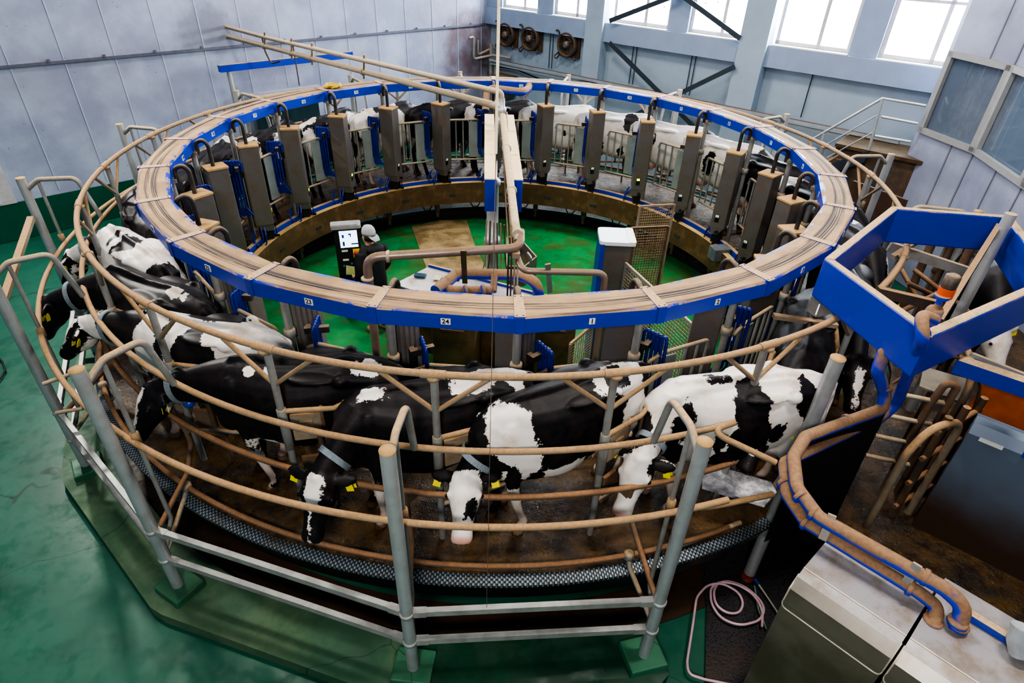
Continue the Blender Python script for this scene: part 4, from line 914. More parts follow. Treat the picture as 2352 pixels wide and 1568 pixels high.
MB().bar(at(1258,606,1.9),at(1263,672,1.45),.05,.012,up=(0,-1,.3)).build('strap_hanger',m_galv,sp_)
MB().bar(at(1064,575,2.0),at(1068,650,1.5),.05,.012,up=(0,-1,.3)).build('strap_hanger',m_darkbrown,mp)
wa=empty('overhead_pipe_pair',(0,0,0),0,'two long dusty pipes crossing from a hole in the pale wall to the hub','pipe')
A0_=onplane((520,62),LW,LA); B0_=onplane((524,84),LW,LA); A1_=at(1128,207,2.62); B1_=at(1140,243,2.42)
MB().tube([A0_-Vector((0,0,0)),A0_.lerp(A1_,.22)+Vector((0,0,-.02)),A1_,Vector((.0,-.0,2.6)),Vector((.0,0,2.3))],.036,14,fillet=.1).build('upper_pipe',m_beige,wa)
MB().tube([B0_,B1_,Vector((0,0,2.42))],.045,14).build('lower_pipe',m_beige,wa)
for t_ in(.2,.33,.42,.62):
    p=A0_.lerp(A1_,t_+.02); q=B0_.lerp(B1_,t_); MB().bar(p+Vector((0,0,.08)),q-Vector((0,0,.1)),.05,.03,up=(1,0,0)).build('hanger_bracket',m_rail,wa)
    MB().lathe(q,[(.05,-.02),(.062,-.01),(.062,.01),(.05,.02)],14,(B1_-B0_)).build('pipe_coupling',m_beige,wa)
q=B0_.lerp(B1_,.345); MB().tube([q+Vector((0,0,.2)),q-Vector((0,0,.55))],.012,8).build('hanging_rod',m_darkbrown,wa)
MB().tube([A0_.lerp(A1_,.2),B0_.lerp(B1_,.2)-Vector((0,0,.1)),B0_.lerp(B1_,.22)-Vector((0,0,.3)),B0_.lerp(B1_,.27)-Vector((0,0,.2))],.016,8,fillet=.15).build('drain_hose',m_hoseblk,wa)
gp=empty('blue_gantry_beam',(0,0,0),0,'narrow bright blue beam on a pale post before the left wall','beam')
G0,G1=onplane((503,158),LW+ln*.6,LA),onplane((808,125),LW+ln*.6,LA); MB().bar(G0,G1,.12,.13).build('beam',m_blue,gp)
gq=G0.lerp(G1,.06); MB().tube([gq,Vector((gq.x,gq.y,ZF))],.05,12).build('post',m_galvclean,gp)
cb=empty('hanging_rope',(0,0,0),0,'thin pale rope hanging from above through the middle of the view','rope')
rp=at(1118,1388,.1); rx=Vector((rp.x,rp.y,0)); MB().tube([rx+Vector((.04,.0,ZT)),rx+Vector((0.02,0,3.55))],.0065,8).build('thick_rope',m_cobble,cb); MB().tube([rx+Vector((.02,0,3.55)),rx+Vector((0,0,.06))],.0022,6).build('thin_cord',plain('thin_cord',srgb(120,100,90),.9),cb)
# yellow rope bundle on the ring
yr=MB(); base=at(765,200,RZ+.02)
for i in range(7):
    pts_=[base+Vector((random.uniform(-.16,.16),random.uniform(-.12,.12),random.uniform(0,.05))) for _ in range(6)]; yr.tube(pts_,.016,6,fillet=.05)
o=yr.build('rope_bundle',m_yrope); tag(o,'bundle of yellow rope lying on top of the blue ring','rope')
# blue elbow duct beyond the ring
o=MB().tube([at(1115,255,1.5),at(1118,215,1.75),at(1128,203,1.83),at(1200,212,1.83),at(1213,205,1.83),at(1216,196,1.86)],.07,14,fillet=.12).build('bent_duct',m_bluepipe); tag(o,'thick blue bent duct under the far side of the ring','duct')
# ------------------------------------------------------------------ things in the pit
ks=empty('control_kiosk',(-2.3,.2,0),R(14),'tall black control kiosk with a lit touch screen and red emergency button','control panel')
MB().rbox((0,0,-.18),(.38,.13,1.54),0,.02).build('housing',m_black,ks); MB().rbox((0,0,.61),(.44,.2,.05),0,.03).rbox((-.02,-.02,.64),(.38,.14,.02),0,.02).build('top_cap',plain('grey_cap',srgb(160,158,158),.5),ks)
scm=NT('lit_screen'); scm.set(color=srgb(200,220,240),ecol=srgb(205,228,250),est=1.6)
sc_=MB().box((.02,-.068,.41),(.26,.006,.27)).build('screen',scm.m,ks)
q=MB()
for x_,y_,w_,h_ in((-.08,.34,.03,.07),(-.08,.46,.03,.05),(.02,.49,.04,.02),(.03,.47,.015,.05),(.08,.33,.1,.02)): q.box((.02+x_,-.073,y_),(w_,.003,h_))
q.build('screen_graphics',m_blueplastic,sc_)
MB().box((.11,-.07,.17),(.10,.01,.14)).build('button_plate',m_yellow,ks); MB().lathe((.11,-.07,.17),[(.04,0),(.045,.02),(.04,.04),(.015,.045)],18,(0,-1,0)).build('emergency_button',m_red,ks)
MB().box((-.06,-.068,.22),(.09,.005,.03)).box((-.06,-.068,.07),(.09,.005,.03)).build('caption_strip',m_white,ks)
for x_,z_ in((-.1,-.03),(.02,.0),(.17,.03)): MB().lathe((x_,-.066,z_),[(.014,0),(.014,.012)],12,(0,-1,0)).build('push_button',plain('cyan_button',srgb(60,150,190),.4),ks)
MB().prism([(-.09,-.07,-.18),(.05,-.07,-.2),(.06,-.07,-.06),(-.07,-.07,-.02)],(0,-.003,0)).build('sticky_note',plain('yellow_paper',srgb(222,222,150),.8),ks)
wc=empty('white_topped_cabinet',(1.58,-.78,0),R(-3),'steel cabinet with white top and blue left edge standing in the green pit','cabinet')
MB().rbox((.0,0,.0),(.43,.44,1.9),0,.04).build('body',m_steel,wc); MB().rbox((0,0,.97),(.48,.48,.05),0,.06).build('top_panel',plain('white_plastic_top',srgb(214,218,230),.35,0,.02),wc); MB().box((-.20,-.02,.0),(.06,.46,1.92)).build('blue_edge',m_blue,wc); MB().rbox((.19,0,.975),(.1,.482,.055),0,.03).build('top_end_cap',m_white,wc)
def mesh_panel(name,label,a,b,z0,z1,nx,nz,mat=m_rail,diag=False,t=.006):
    root=empty(name,(a.x,a.y,0),0,label,'gate','wire mesh gates in the pit'); o=Vector((a.x,a.y,0)); A=Vector((0,0,z0)); Bp=Vector((b.x-a.x,b.y-a.y,z0)); h=Vector((0,0,z1-z0))
    f=MB(); f.bar(A,A+h,.03,.03,up=(1,0,0)); f.bar(Bp,Bp+h,.03,.03,up=(1,0,0)); f.bar(A+h,Bp+h,.03,.03); f.bar(A,Bp,.03,.03); f.build('gate_frame',mat,root)
    g_=MB()
    for i in range(1,nx): p=A.lerp(Bp,i/nx); g_.bar(p,p+h,t,t,up=(1,0,0))
    for i in range(1,nz): p=h*(i/nz); g_.bar(A+p,Bp+p,t,t)
    g_.build('wire_mesh',mat,root); return root
zt=1.0; a_,b_=at(1470,474,zt),at(1549,470,zt); mesh_panel('mesh_gate','brown wire mesh gate standing behind the white-topped cabinet',a_,b_,-.9,zt,16,44)
a_,b_=at(1450,524,.85),at(1535,520,.85); mesh_panel('mesh_gate','lower brown wire mesh gate just right of the white-topped cabinet',a_,b_,-.9,.85,14,40,m_darkbrown)
a_,b_=at(1437,604,.7),at(1590,745,.7); mesh_panel('mesh_gate','wire mesh gate crossing under ring plate two',a_,b_,-.9,.7,30,34,m_galv)
a_,b_=at(1310,790,.1),at(1362,745,.1); mesh_panel('mesh_gate','small slanted wire mesh panel under ring plate one',a_,b_,-.9,.1,10,22,m_rail)
dk=empty('control_desk',(0,0,0),0,'long sloping grey control desk with a blue rear edge behind the front of the ring','desk')
zd=.12; D=[at(905,652,zd-.05),at(985,612,zd+.06),at(1300,695,zd+.06),at(1240,760,zd-.05)]
MB().prism(D,(0,0,-.06)).build('desk_top',m_steelclean,dk)
q=MB(); q.prism([Vector((p.x,p.y,ZF)) for p in D],(0,0,1.0)); q.build('desk_body',m_brown,dk)
MB().bar(D[1]+Vector((0,0,.02)),D[2]+Vector((0,0,.02)),.035,.04).build('blue_edge_strip',m_blue,dk)
o=MB().rbox(at(965,632,zd+.03),(.17,.1,.02),R(-12),.015).build('phone',plain('slate_blue_phone',srgb(52,84,106),.3)); tag(o,'slate blue phone lying on the sloping control desk','phone')
pc=at(1003,638,zd+.035); o=MB().prism([pc+Vector(v) for v in((-.07,-.05,0),(.05,-.07,0),(.08,.03,0.02),(-.02,.06,0.02))],(0,0,.003)).build('paper_note',plain('cream_paper',srgb(226,220,180),.8)); tag(o,'cream paper note on the control desk beside the phone','paper')
vp=empty('vacuum_pipe_loop',(0,0,0),0,'thick blue pipe loop, dusty on top, behind ring plate twenty-four','pipe'); zz=.55
MB().tube([at(1000,668,zz),at(1030,645,zz),at(1050,628,zz),at(1195,632,zz),at(1232,648,zz),at(1240,690,zz-.3)],.075,16,fillet=.14).build('upper_loop',m_bluepipe,vp)
MB().tube([at(1005,655,zz-.05),at(1040,668,zz-.05),at(1130,668,zz-.05)],.065,14,fillet=.1).tube([at(1133,670,zz-.1),at(1136,630,zz+.05)],.045,12).build('lower_branch',m_bluepipe,vp)
for x_,y_ in((1028,647),(1050,632),(1110,668),(1070,668)): MB().lathe(at(x_,y_,zz),[(.077,-.02),(.086,-.01),(.086,.01),(.077,.02)],16,(1,.3,0)).build('pipe_coupling',m_bluepipe,vp)
o=MB().tube([at(1150,700,1.7),at(1150,790,1.25),at(1150,860,.85),Vector((at(1150,860,.85).x,at(1150,860,.85).y,ZF))],.05,16).build('blue_riser',plain('bright_blue_pipe',srgb(8,70,214),.35,0,.05)); tag(o,'bright blue vertical pipe under the ring joint by plate one','pipe')
for px_,lb_ in ((1050,'left'),(1270,'right')):
    mc=empty('machine_cabinet',at(px_,800,-.3),R(-8),'brown dirty machine cabinet %s of the bright blue riser under the ring'%lb_,'cabinet'); MB().rbox((0,0,0),(.55,.5,1.2),0,.03).build('body',m_brown,mc); MB().box((.0,-.255,.45),(.3,.02,.03)).build('handle',m_darkbrown,mc); MB().box((0,-.252,-.02),(.5,.006,1.0)).build('door',m_brown,mc)
tb=empty('steel_trough',(0,0,0),0,'open steel wash trough just right of the central column','trough'); q=MB()
T_=[at(1165,545,.05),at(1192,545,.05),at(1232,590,.05),at(1205,612,.05),at(1165,612,.05)]
for i in range(5): q.bar(T_[i],T_[(i+1)%5],.02,.02); q.prism([T_[i],T_[(i+1)%5],T_[(i+1)%5]-Vector((0,0,.35)),T_[i]-Vector((0,0,.35))],(.01,.0,.0))
q.build('trough_wall',m_steel,tb); MB().tube([at(1215,608,.05),at(1222,592,.25),at(1212,580,.25)],.014,8,fillet=.05).build('tap',m_steelclean,tb)
gb=empty('drive_gearbox',(0,0,0),0,'dark grey drive box and ribbed cable beside the inner skirt on the right','gearbox'); p=at(1652,580,.0)
MB().rbox(p,(.3,.22,.2),R(10),.03).build('box',plain('grey_box',srgb(110,116,122),.5,.2),gb); MB().tube([p+Vector((.12,0,0)),p+Vector((.3,.05,.08)),p+Vector((.42,-.08,-.1))],.03,10,fillet=.1).build('ribbed_cable',m_hoseblk,gb); MB().rbox(p+Vector((.33,-.15,-.1)),(.25,.2,.3),R(30),.02).build('motor',m_brown,gb)
# person in the pit, seen from behind
def person():
    root=empty('person',(-1.86,-.28,ZF),R(140),'person in dark hooded jacket and pale grey cap worn backwards, beside the kiosk','person')
    mb=MB(); h=0
    # body: faces +x ; legs, torso, arms, neck, head
    for s in(-1,1):
        limb(mb,[(0,s*.10,.95,.095),(0.01,s*.10,.7,.08),(.01,s*.10,.5,.06),(-.02,s*.10,.3,.055),(-.03,s*.10,.1,.042),(-.02,s*.10,.04,.05)]); ball(mb,(.04,s*.1,.045),(.13,.05,.045))
        limb(mb,[(-.01,s*.19,1.40,.06),(-.03,s*.235,1.25,.052),(-.03,s*.25,1.1,.045),(.06,s*.23,.98,.04),(.18,s*.17,.92,.032),(.22,s*.15,.91,.03)])
        c=Vector((.26,s*.14,.905)); ball(mb,tuple(c),(.045,.022,.035))
        for i in range(4): limb(mb,[(c.x+.03,c.y-s*.0,c.z+.022-.015*i,.010),(c.x+.075,c.y-s*.008,c.z+.018-.017*i,.009),(c.x+.10-.008*abs(i-1.5),c.y-s*.03,c.z+.01-.017*i,.008)],8)
        limb(mb,[(c.x-.01,c.y-s*.02,c.z+.02,.012),(c.x+.03,c.y-s*.045,c.z+.03,.01),(c.x+.055,c.y-s*.05,c.z+.028,.008)],8)
    loft(mb,[(Vector((-.0,0,z)),Vector((1,0,0)),Y,a,b,.9) for z,a,b in((.86,.11,.16),(.98,.12,.165),(1.1,.11,.15),(1.25,.12,.17),(1.36,.11,.185),(1.44,.08,.13),(1.48,.06,.07))],18)
    limb(mb,[(-.0,0,1.44,.06),(.01,0,1.54,.055)])
    loft(mb,[(Vector((x,0,z)),Vector((1,0,0)),Y,a,b,1.) for z,x,a,b in((1.50,.05,.05,.045),(1.54,.04,.075,.06),(1.60,.025,.092,.07),(1.66,.015,.098,.076),(1.71,.01,.09,.072),(1.745,.0,.06,.05),(1.76,0,.02,.02))],18)
    ball(mb,(.125,0,1.60),(.018,.014,.028)); 
    for s in(-1,1): ball(mb,(.01,s*.078,1.61),(.02,.012,.032))
    me=remesh(mb,.012,3); skin=plain('skin',srgb(196,146,120),.5,0,.05); me.materials.clear(); me.materials.append(skin); me.name='body'; b=bpy.data.objects.new('body',me); COL.objects.link(b); b.parent=root
    j=MB(); 
    loft(j,[(Vector((-.005,0,z)),Vector((1,0,0)),Y,a,b,.85) for z,a,b in((.78,.155,.20),(.9,.16,.205),(1.05,.15,.195),(1.2,.15,.20),(1.34,.14,.215),(1.43,.11,.17),(1.49,.075,.09))],22)
    for s in(-1,1): limb(j,[(-.01,s*.185,1.40,.085),(-.03,s*.24,1.25,.075),(-.03,s*.255,1.1,.068),(.05,s*.235,.99,.06),(.17,s*.175,.93,.05),(.19,s*.17,.925,.048)])
    ball(j,(-.12,0,1.45),(.1,.14,.075)); ball(j,(-.16,0,1.40),(.07,.1,.06))
    me=remesh(j,.014,3); me.materials.clear(); me.materials.append(plain('black_jacket_cloth',srgb(26,27,32),.8,0,.25,9,.4)); me.name='jacket'; b=bpy.data.objects.new('jacket',me); COL.objects.link(b); b.parent=root
    j=MB()
    for s in(-1,1): limb(j,[(0,s*.10,.98,.12),(0.01,s*.10,.7,.095),(.01,s*.10,.5,.075),(-.02,s*.10,.3,.07),(-.03,s*.10,.09,.065)])
    me=remesh(j,.014,3); me.materials.clear(); me.materials.append(plain('dark_trousers',srgb(34,36,44),.8,0,.2,9)); me.name='trousers'; b=bpy.data.objects.new('trousers',me); COL.objects.link(b); b.parent=root
    j=MB(); loft(j,[(Vector((-.005,0,z)),Vector((1,0,0)),Y,a,b,1.) for z,a,b in((1.645,.110,.092),(1.68,.112,.093),(1.73,.100,.083),(1.765,.07,.06),(1.78,.03,.03))],20)
    loft(j,[(Vector((x,0,z)),Vector((0,0,1)),Y,.006,b,1.) for x,z,b in((-.09,1.65,.075),(-.14,1.625,.07),(-.19,1.595,.045))],14)
    j.build('cap',plain('pale_grey_cap',srgb(170,170,172),.8,0,.1,20),root,True)
    j=MB(); loft(j,[(Vector((-.02,0,z)),Vector((1,0,0)),Y,a,b,1.) for z,a,b in((1.56,.085,.074),(1.60,.092,.083),(1.65,.10,.086))],18); j.build('hair',plain('dark_hair',srgb(40,30,26),.7),root,True)
    j=MB(); j.tube([(.02,.085,1.635),(.11,.06,1.635)],.003,6).tube([(.02,-.085,1.635),(.11,-.06,1.635)],.003,6)
    for s in(-1,1): j.tube([Vector((.118,s*.035,1.63))+Vector((0,.024*math.cos(a_),.018*math.sin(a_))) for a_ in np.linspace(0,2*PI,13)[:-1]],.003,6,closed=True); ball(j,(.103,s*.033,1.63),(.006,.01,.007))
    j.build('glasses',m_blk,root)
    for s in(-1,1): pass
person()
# ------------------------------------------------------------------ things on the back wall
for i,(s_,txt) in enumerate(((.75,'nearest the stained corner'),(1.62,'middle of the three'),(2.86,'nearest the column'))):
    f_=empty('wall_fan',B(s_,1.88,-.2),R(BA),'grimy round wall fan under the window ledge, '+txt,'fan','grimy wall fans')
    zin=Vector((0,1,0)) # local x along wall; into room is local -y or +y
    sg=1 if (Matrix.Rotation(R(BA),3,'Z')@Vector((0,1,0))).dot(bn)>0 else -1
    L_=lambda x,z,o: Vector((x,sg*o,z))
    MB().box((0,sg*.03,0),(.66,.05,.6)).build('mounting_plate',m_darkbrown,f_)
    MB().lathe((0,sg*.05,0),[(.28,0),(.29,.02),(.29,.16),(.26,.17),(.26,.03)],28,(0,sg,0)).build('shroud',m_darkbrown,f_)
    MB().lathe((0,sg*.1,0),[(.07,0),(.08,.02),(.08,.14),(.05,.16)],16,(0,sg,0)).build('motor_hub',m_steel,f_)
    bl=MB()
    for k in range(4):
        a_=R(45+90*k); c_,s__=math.cos(a_),math.sin(a_); bl.add([L_(.06*c_-.03*s__,.06*s__+.03*c_,.1),L_(.25*c_-.08*s__,.25*s__+.08*c_,.08),L_(.25*c_+.08*s__,.25*s__-.08*c_,.14),L_(.06*c_+.03*s__,.06*s__-.03*c_,.13)],[(0,1,2,3)])
    bl.build('blades',m_dark,f_)
    g_=MB()
    for rr2 in(.1,.17,.24,.29): g_.tube([L_(rr2*math.cos(R(a_)),rr2*math.sin(R(a_)),.2) for a_ in range(0,360,15)],.005,5,closed=True)
    for k in range(6): g_.tube([L_(0,0,.2),L_(.29*math.cos(R(60*k)),.29*math.sin(R(60*k)),.19)],.005,5)
    g_.build('guard_grille',m_darkbrown,f_)
    MB().tube([L_(-.3,.22,.1),L_(-.36,.3,.2),L_(-.25,.33,.24),L_(-.2,.2,.2)],.02,7,fillet=.06).tube([L_(-.28,-.2,.1),L_(-.36,-.3,.2),L_(-.28,-.36,.22),L_(-.2,-.26,.2)],.02,7,fillet=.05).tube([L_(.2,-.26,.1),L_(.3,-.34,.2),L_(.36,-.26,.15)],.016,7,fillet=.05).build('mist_hose',m_hoseblk,f_)
def brace(px0,px1,label,ex=0.):
    o_=.18 if ex==1.6 else .14; a_,b_=bwp(px0,o_),bwp(px1,o_); b_=b_+(b_-a_)*ex
    o=MB().bar(a_,b_,.02,.1,up=tuple(bd.cross(bn).normalized() if False else (0,0,1))).build('cross_brace',m_dark); tag(o,label,'brace','dark steel braces on the window wall')
brace((1400,98),(1520,218),'dark steel brace falling rightward below the window ledge',.9)
brace((1688,153),(1585,203),'dark steel brace falling leftward below the window ledge',1.6)
brace((1400,48),(1530,-2),'dark brace rising rightward across the third window',.6)
brace((1700,88),(1583,2),'dark brace rising leftward across the fourth window',.6)
o=MB().bar(B(.35,1.22,.16),B(11,1.2,.16),.1,.06).bar(B(.35,1.12,.14),B(11,1.1,.14),.04,.05).build('conduit_tray',dusty('brown_dusty_conduit',srgb(150,158,166),.5,.1,1,.3,.7,dust=srgb(124,100,88))); tag(o,'long pale conduit with brown dust running along the window wall','conduit')
for i,s_ in enumerate((2.2,2.3,4.75,4.85,6.3,6.4,9.0)):
    o=MB().tube([B(s_,2.08,-.18),B(s_,1.22,-.18)],.012,6).build('drop_conduit',m_dark); tag(o,'thin dark conduit dropping from the window ledge to the long conduit','conduit','thin drop conduits')
cp=empty('corner_pipework',(0,0,0),0,'grimy pipes bent round the stained room corner','pipe')
pp=[onplane((1078,88),LW+ln*.16,LA),onplane((1088,84),LW+ln*.16,LA),onplane((1088,136),LW+ln*.16,LA),B(.35,1.32,.05),B(.9,1.3,-.1)]
MB().tube(pp,.035,10,fillet=.08).build('upper_bend',m_galv,cp)
MB().tube([onplane((1098,92),LW+ln*.16,LA),onplane((1098,126),LW+ln*.16,LA),B(.3,1.5,.0),B(.35,1.45,-.1)],.03,10,fillet=.06).build('short_bend',m_galv,cp)
MB().tube([B(.28,ZF,.05),B(.28,1.6,.05)],.06,10).tube([B(.45,ZF,.05),B(.45,1.2,.05)],.035,8).build('riser',m_galv,cp)
MB().tube([B(.2,1.0,-.15),B(1.1,1.02,-.15),B(3.0,.75,-.15),B(3.0,.3,-.15)],.02,8,fillet=.05).build('black_conduit',m_black,cp)
o=MB().box(B(.75,.55,.0),(.6,.35,.5),R(BA)).box(B(.75,.82,.0),(.66,.4,.04),R(BA)).build('heater_box',m_darkbrown); tag(o,'small grimy metal box low in the far corner','box')
# dark cabinet and door behind the far-left cows
dd=empty('dark_doorway_unit',(0,0,0),0,'dark teal glazed door unit with steel top behind the far left cows','door'); a_=onplane((668,290),LW+ln*.3,LA); c_=LW+ld*((a_-LW).dot(ld))+ln*.3
MB().box(c_+Vector((0,0,.1)),(1.5,.1,2.0),R(LA)).build('door_leaf',plain('dark_teal',srgb(40,62,68),.3),dd); MB().box(c_+ln*.06+Vector((-.2,-.2,.1)),(.08,.05,2.0),R(LA)).box(c_+ln*.06+Vector((0,0,1.12)),(1.7,.3,.05),R(LA)).build('door_frame',m_frame,dd)
# ------------------------------------------------------------------ stairs and landing on the right
st_=empty('stair_landing',(0,0,0),0,'grey steel stair with railing and brown landing below the last window','stairs'); so=1.0
Q=lambda x,y:bwp((x,y),so)
for pts_ in([(2127,243),(2027,226),(1865,320)],[(2108,284),(2025,268)],[(2092,326),(2010,312)]): MB().tube([Q(*p) for p in pts_],.022,8).build('handrail',m_galvclean,st_)
for pts_ in([(2022,260),(1885,340)],[(2008,302),(1900,362)]): MB().tube([Q(*p) for p in pts_],.012,8).build('mid_rail',m_galvclean,st_)
for a_,b_ in(((2027,226),(1996,345)),((1893,305),(1884,335))): MB().tube([Q(*a_),Q(*b_)],.025,8).build('baluster',m_galvclean,st_)
lz=Q(1996,345).z; c_=Q(2045,352); MB().box(Vector((c_.x,c_.y,lz-.03))+bn*-.45,(1.9,.9,.06),R(BA)).build('landing',m_brown,st_)
s1_=Q(1996,345); s2_=Q(1880,385)
MB().prism([s1_,s2_,s2_-Vector((0,0,.22)),s1_-Vector((0,0,.22))],tuple(bn*.03)).build('stringer',m_dark,st_)
for i in range(5):
    p=s1_.lerp(s2_,(i+.5)/5); MB().box(p-bn*.45-Vector((0,0,.05)),(.28,.85,.04),R(BA)).build('tread',m_darkbrown,st_)
p=Q(2050,400); MB().box(Vector((p.x,p.y,(lz+ZF)/2-.03))-bn*.1,(2.2,.04,lz-ZF-.08),R(BA)).build('skirt_panel',m_darkbrown,st_)
# rusty panel behind the right posts
o=MB().prism([at(1960,415,.9),at(2085,460,.9),at(2085,460,.9)-Vector((0,0,1.6)),at(1960,415,.9)-Vector((0,0,1.6))],(.03,.03,0)).build('rusty_sheet',plain('rusty_sheet',srgb(84,58,46),.7,0,.25,4)); tag(o,'rust-brown sheet wall behind the fence right of the ring','panel')
# ------------------------------------------------------------------ right-hand race: floor, blue frame, pipes, cabinets
rf=[Vector((3.05,-4.75,0)),Vector((3.3,-5.6,0)),Vector((4.6,-7.6,0)),Vector((7.5,-9.5,0)),Vector((8.2,-2,0)),Vector((6.2,-.4,0)),pol(5.42,-8),pol(5.42,-16),pol(5.42,-26),pol(5.42,-36),pol(5.42,-46)]
q=MB().prism([Vector((p.x,p.y,-.06)) for p in rf],(0,0,.05)); o=q.build('race_floor',m_plat); S(o); o.name='floor_race'
q=MB()
for i in range(0,4): a_,b_=rf[i],rf[i+1]; q.prism([Vector((a_.x,a_.y,ZF)),Vector((b_.x,b_.y,ZF)),Vector((b_.x,b_.y,-.06)),Vector((a_.x,a_.y,-.06))],(.02,.02,0))
a_,b_=rf[-1],rf[0]; q.prism([Vector((a_.x,a_.y,ZF)),Vector((b_.x,b_.y,ZF)),Vector((b_.x,b_.y,-.06)),Vector((a_.x,a_.y,-.06))],(.02,.02,0))
S(q.build('trim_race_side',m_black))
bf=empty('blue_overhead_frame',(0,0,0),0,'large five-sided blue box frame with dusty top edge over the entry race','frame'); zf=2.2
Fp=[at(1893,592,zf),at(2048,472,zf),at(2325,494,zf),at(2440,640,zf),at(2140,772,zf)]
cen=sum(Fp,Vector())/5
for i in range(5):
    a_,b_=Fp[i],Fp[(i+1)%5]; d=(b_-a_).normalized(); inn=Vector((-d.y,d.x,0)); 
    if inn.dot(cen-a_)<0: inn=-inn
    w_=.075; ai,bi=a_.lerp(cen,.0)+inn*0,b_
    # mitred inner points
    def inner(j):
        p,q0,n0=Fp[j],Fp[j-1],Fp[(j+1)%5]; d1=(p-q0).normalized(); d2=(n0-p).normalized(); bi_=(d2-d1); s_=math.sin(d1.angle(d2)); bi_.normalize(); 
        if bi_.dot(cen-p)<0: bi_=-bi_
        return p+bi_*(w_/max(.3,math.cos(d1.angle(d2)/2)))
    MB().prism([a_,b_,inner((i+1)%5),inner(i)],(0,0,-.36)).build('frame_side',m_blue,bf,None,.015)
MB().bar(at(2290,525,zf-.06),at(2152,745,zf-.06),.045,.1).build('cross_member',m_darkbrown,bf)
MB().bar(at(2012,668,zf-.3),at(2150,700,zf-.4),.06,.08).build('cross_member',m_darkbrown,bf)
MB().bar(at(2042,565,1.75),at(2225,625,1.6),.05,.1).build('curved_flat_bar',m_galv,bf)
MB().bar(at(2050,590,1.75),at(2110,552,1.75),.05,.04).build('cross_member',m_rail,bf)
MB().tube([at(2018,668,1.7),at(2045,640,1.72),at(2070,605,1.75)],.035,10,fillet=.1).build('pipe_stub',m_rail,bf)
pz=at(2318,500,2.3); MB().tube([Vector((pz.x,pz.y,2.34)),Vector((pz.x,pz.y,-.05))],.05,16).build('corner_post',m_galvclean,bf)
for i,(x_,y_) in enumerate(((2140,560),(2185,560),(2215,600))):
    p=at(x_,y_,1.3); MB().tube([Vector((p.x,p.y,-.05)),Vector((p.x,p.y,1.55))],.05,12).build('support_post',m_railrust,bf)
for a_,b_ in(((2060,720),(2220,640)),((2085,650),(2190,700)),((2100,620),(2230,720)),((2065,610),(2110,690))): MB().tube([at(*a_,1.2),at(*b_,1.0)],.026,10).build('race_rail',m_railrust,bf)
bc=empty('warning_beacon',(0,0,0),0,'dark beacon lamp with orange band on top of the blue pipe end','beacon'); p=at(2148,712,2.25)
MB().lathe(p,[(.05,-.25),(.055,-.24),(.055,0),(.045,.02),(.02,.03),(.02,.08),(.05,.1),(.05,.12)],18).build('base_pipe',m_bluepipe,bc); MB().lathe(p+Vector((.03,.02,.1)),[(.052,0),(.052,.07)],18).build('orange_lens',m_orangep,bc); MB().lathe(p+Vector((.03,.02,.17)),[(.048,0),(.048,.09),(.03,.1)],18).build('dark_cap',m_hoseblk,bc)
# two bent pipes and cabinets
zp=1.22
def dz(l): return [at(x,y,z) for x,y,z in l]
p1=empty('bent_supply_pipe',(0,0,0),0,'upper dusty blue pipe bending down from the blue frame to the cabinets','pipe')
MB().tube(dz([(2062,792,1.9),(2035,800,1.88),(2015,850,1.7),(2032,900,1.45),(2030,938,1.3),(1850,1003,1.3),(1822,1050,1.28),(1830,1120,1.25),(1880,1188,1.22),(2170,1352,1.2),(2215,1392,1.15),(2198,1445,1.0)]),.047,16,fillet=.12).build('pipe',m_bluepipe,p1)
p2=empty('bent_supply_pipe',(0,0,0),0,'lower dusty blue pipe, looped over the frame corner, running below its twin','pipe')
MB().tube(dz([(2145,735,2.28),(2115,722,2.36),(2120,775,2.25),(2098,830,1.85),(2060,925,1.2),(2030,955,1.05),(1850,1040,1.1),(1800,1062,1.15),(1806,1135,1.12),(1850,1200,1.1),(2110,1360,1.1),(2155,1395,1.05),(2142,1435,.98)]),.042,16,fillet=.1).build('pipe',m_bluepipe,p2)
for par,L_ in((p1,[(1945,967,1.3,(1.,.3,0)),(1838,1140,1.24,(.3,-.9,-.1)),(1868,1178,1.22,(.5,-.7,0)),(2125,1325,1.2,(.8,-.6,0)),(2202,1436,1.03,(0,0,1)),(2200,1428,1.06,(0,0,1)),(2032,890,1.5,(0,.2,1))]),(p2,[(1802,1110,1.13,(.1,-1,0)),(1850,1200,1.1,(.5,-.7,0)),(2090,1348,1.1,(.8,-.6,0)),(2143,1425,1.0,(0,0,1)),(2108,810,2.0,(0,.2,1))])):
    for x_,y_,z_,ax in L_: MB().lathe(at(x_,y_,z_),[(.05,-.015),(.056,-.01),(.056,.01),(.05,.015)],16,ax).build('pipe_coupling',m_bluepipe,par)
for i,(x0,y0,x1,y1) in enumerate(((1912,1182,1888,1238),(2108,1296,2076,1345))):
    o=MB().bar(at(x0,y0,1.28),at(x1,y1,1.1),.05,.02,up=(0,0,1)).build('pipe_strap',m_galv); tag(o,'drilled metal strap clamping both bent pipes, '+('upper one' if i==0 else 'lower one near the elbows'),'bracket')
zc=1.0
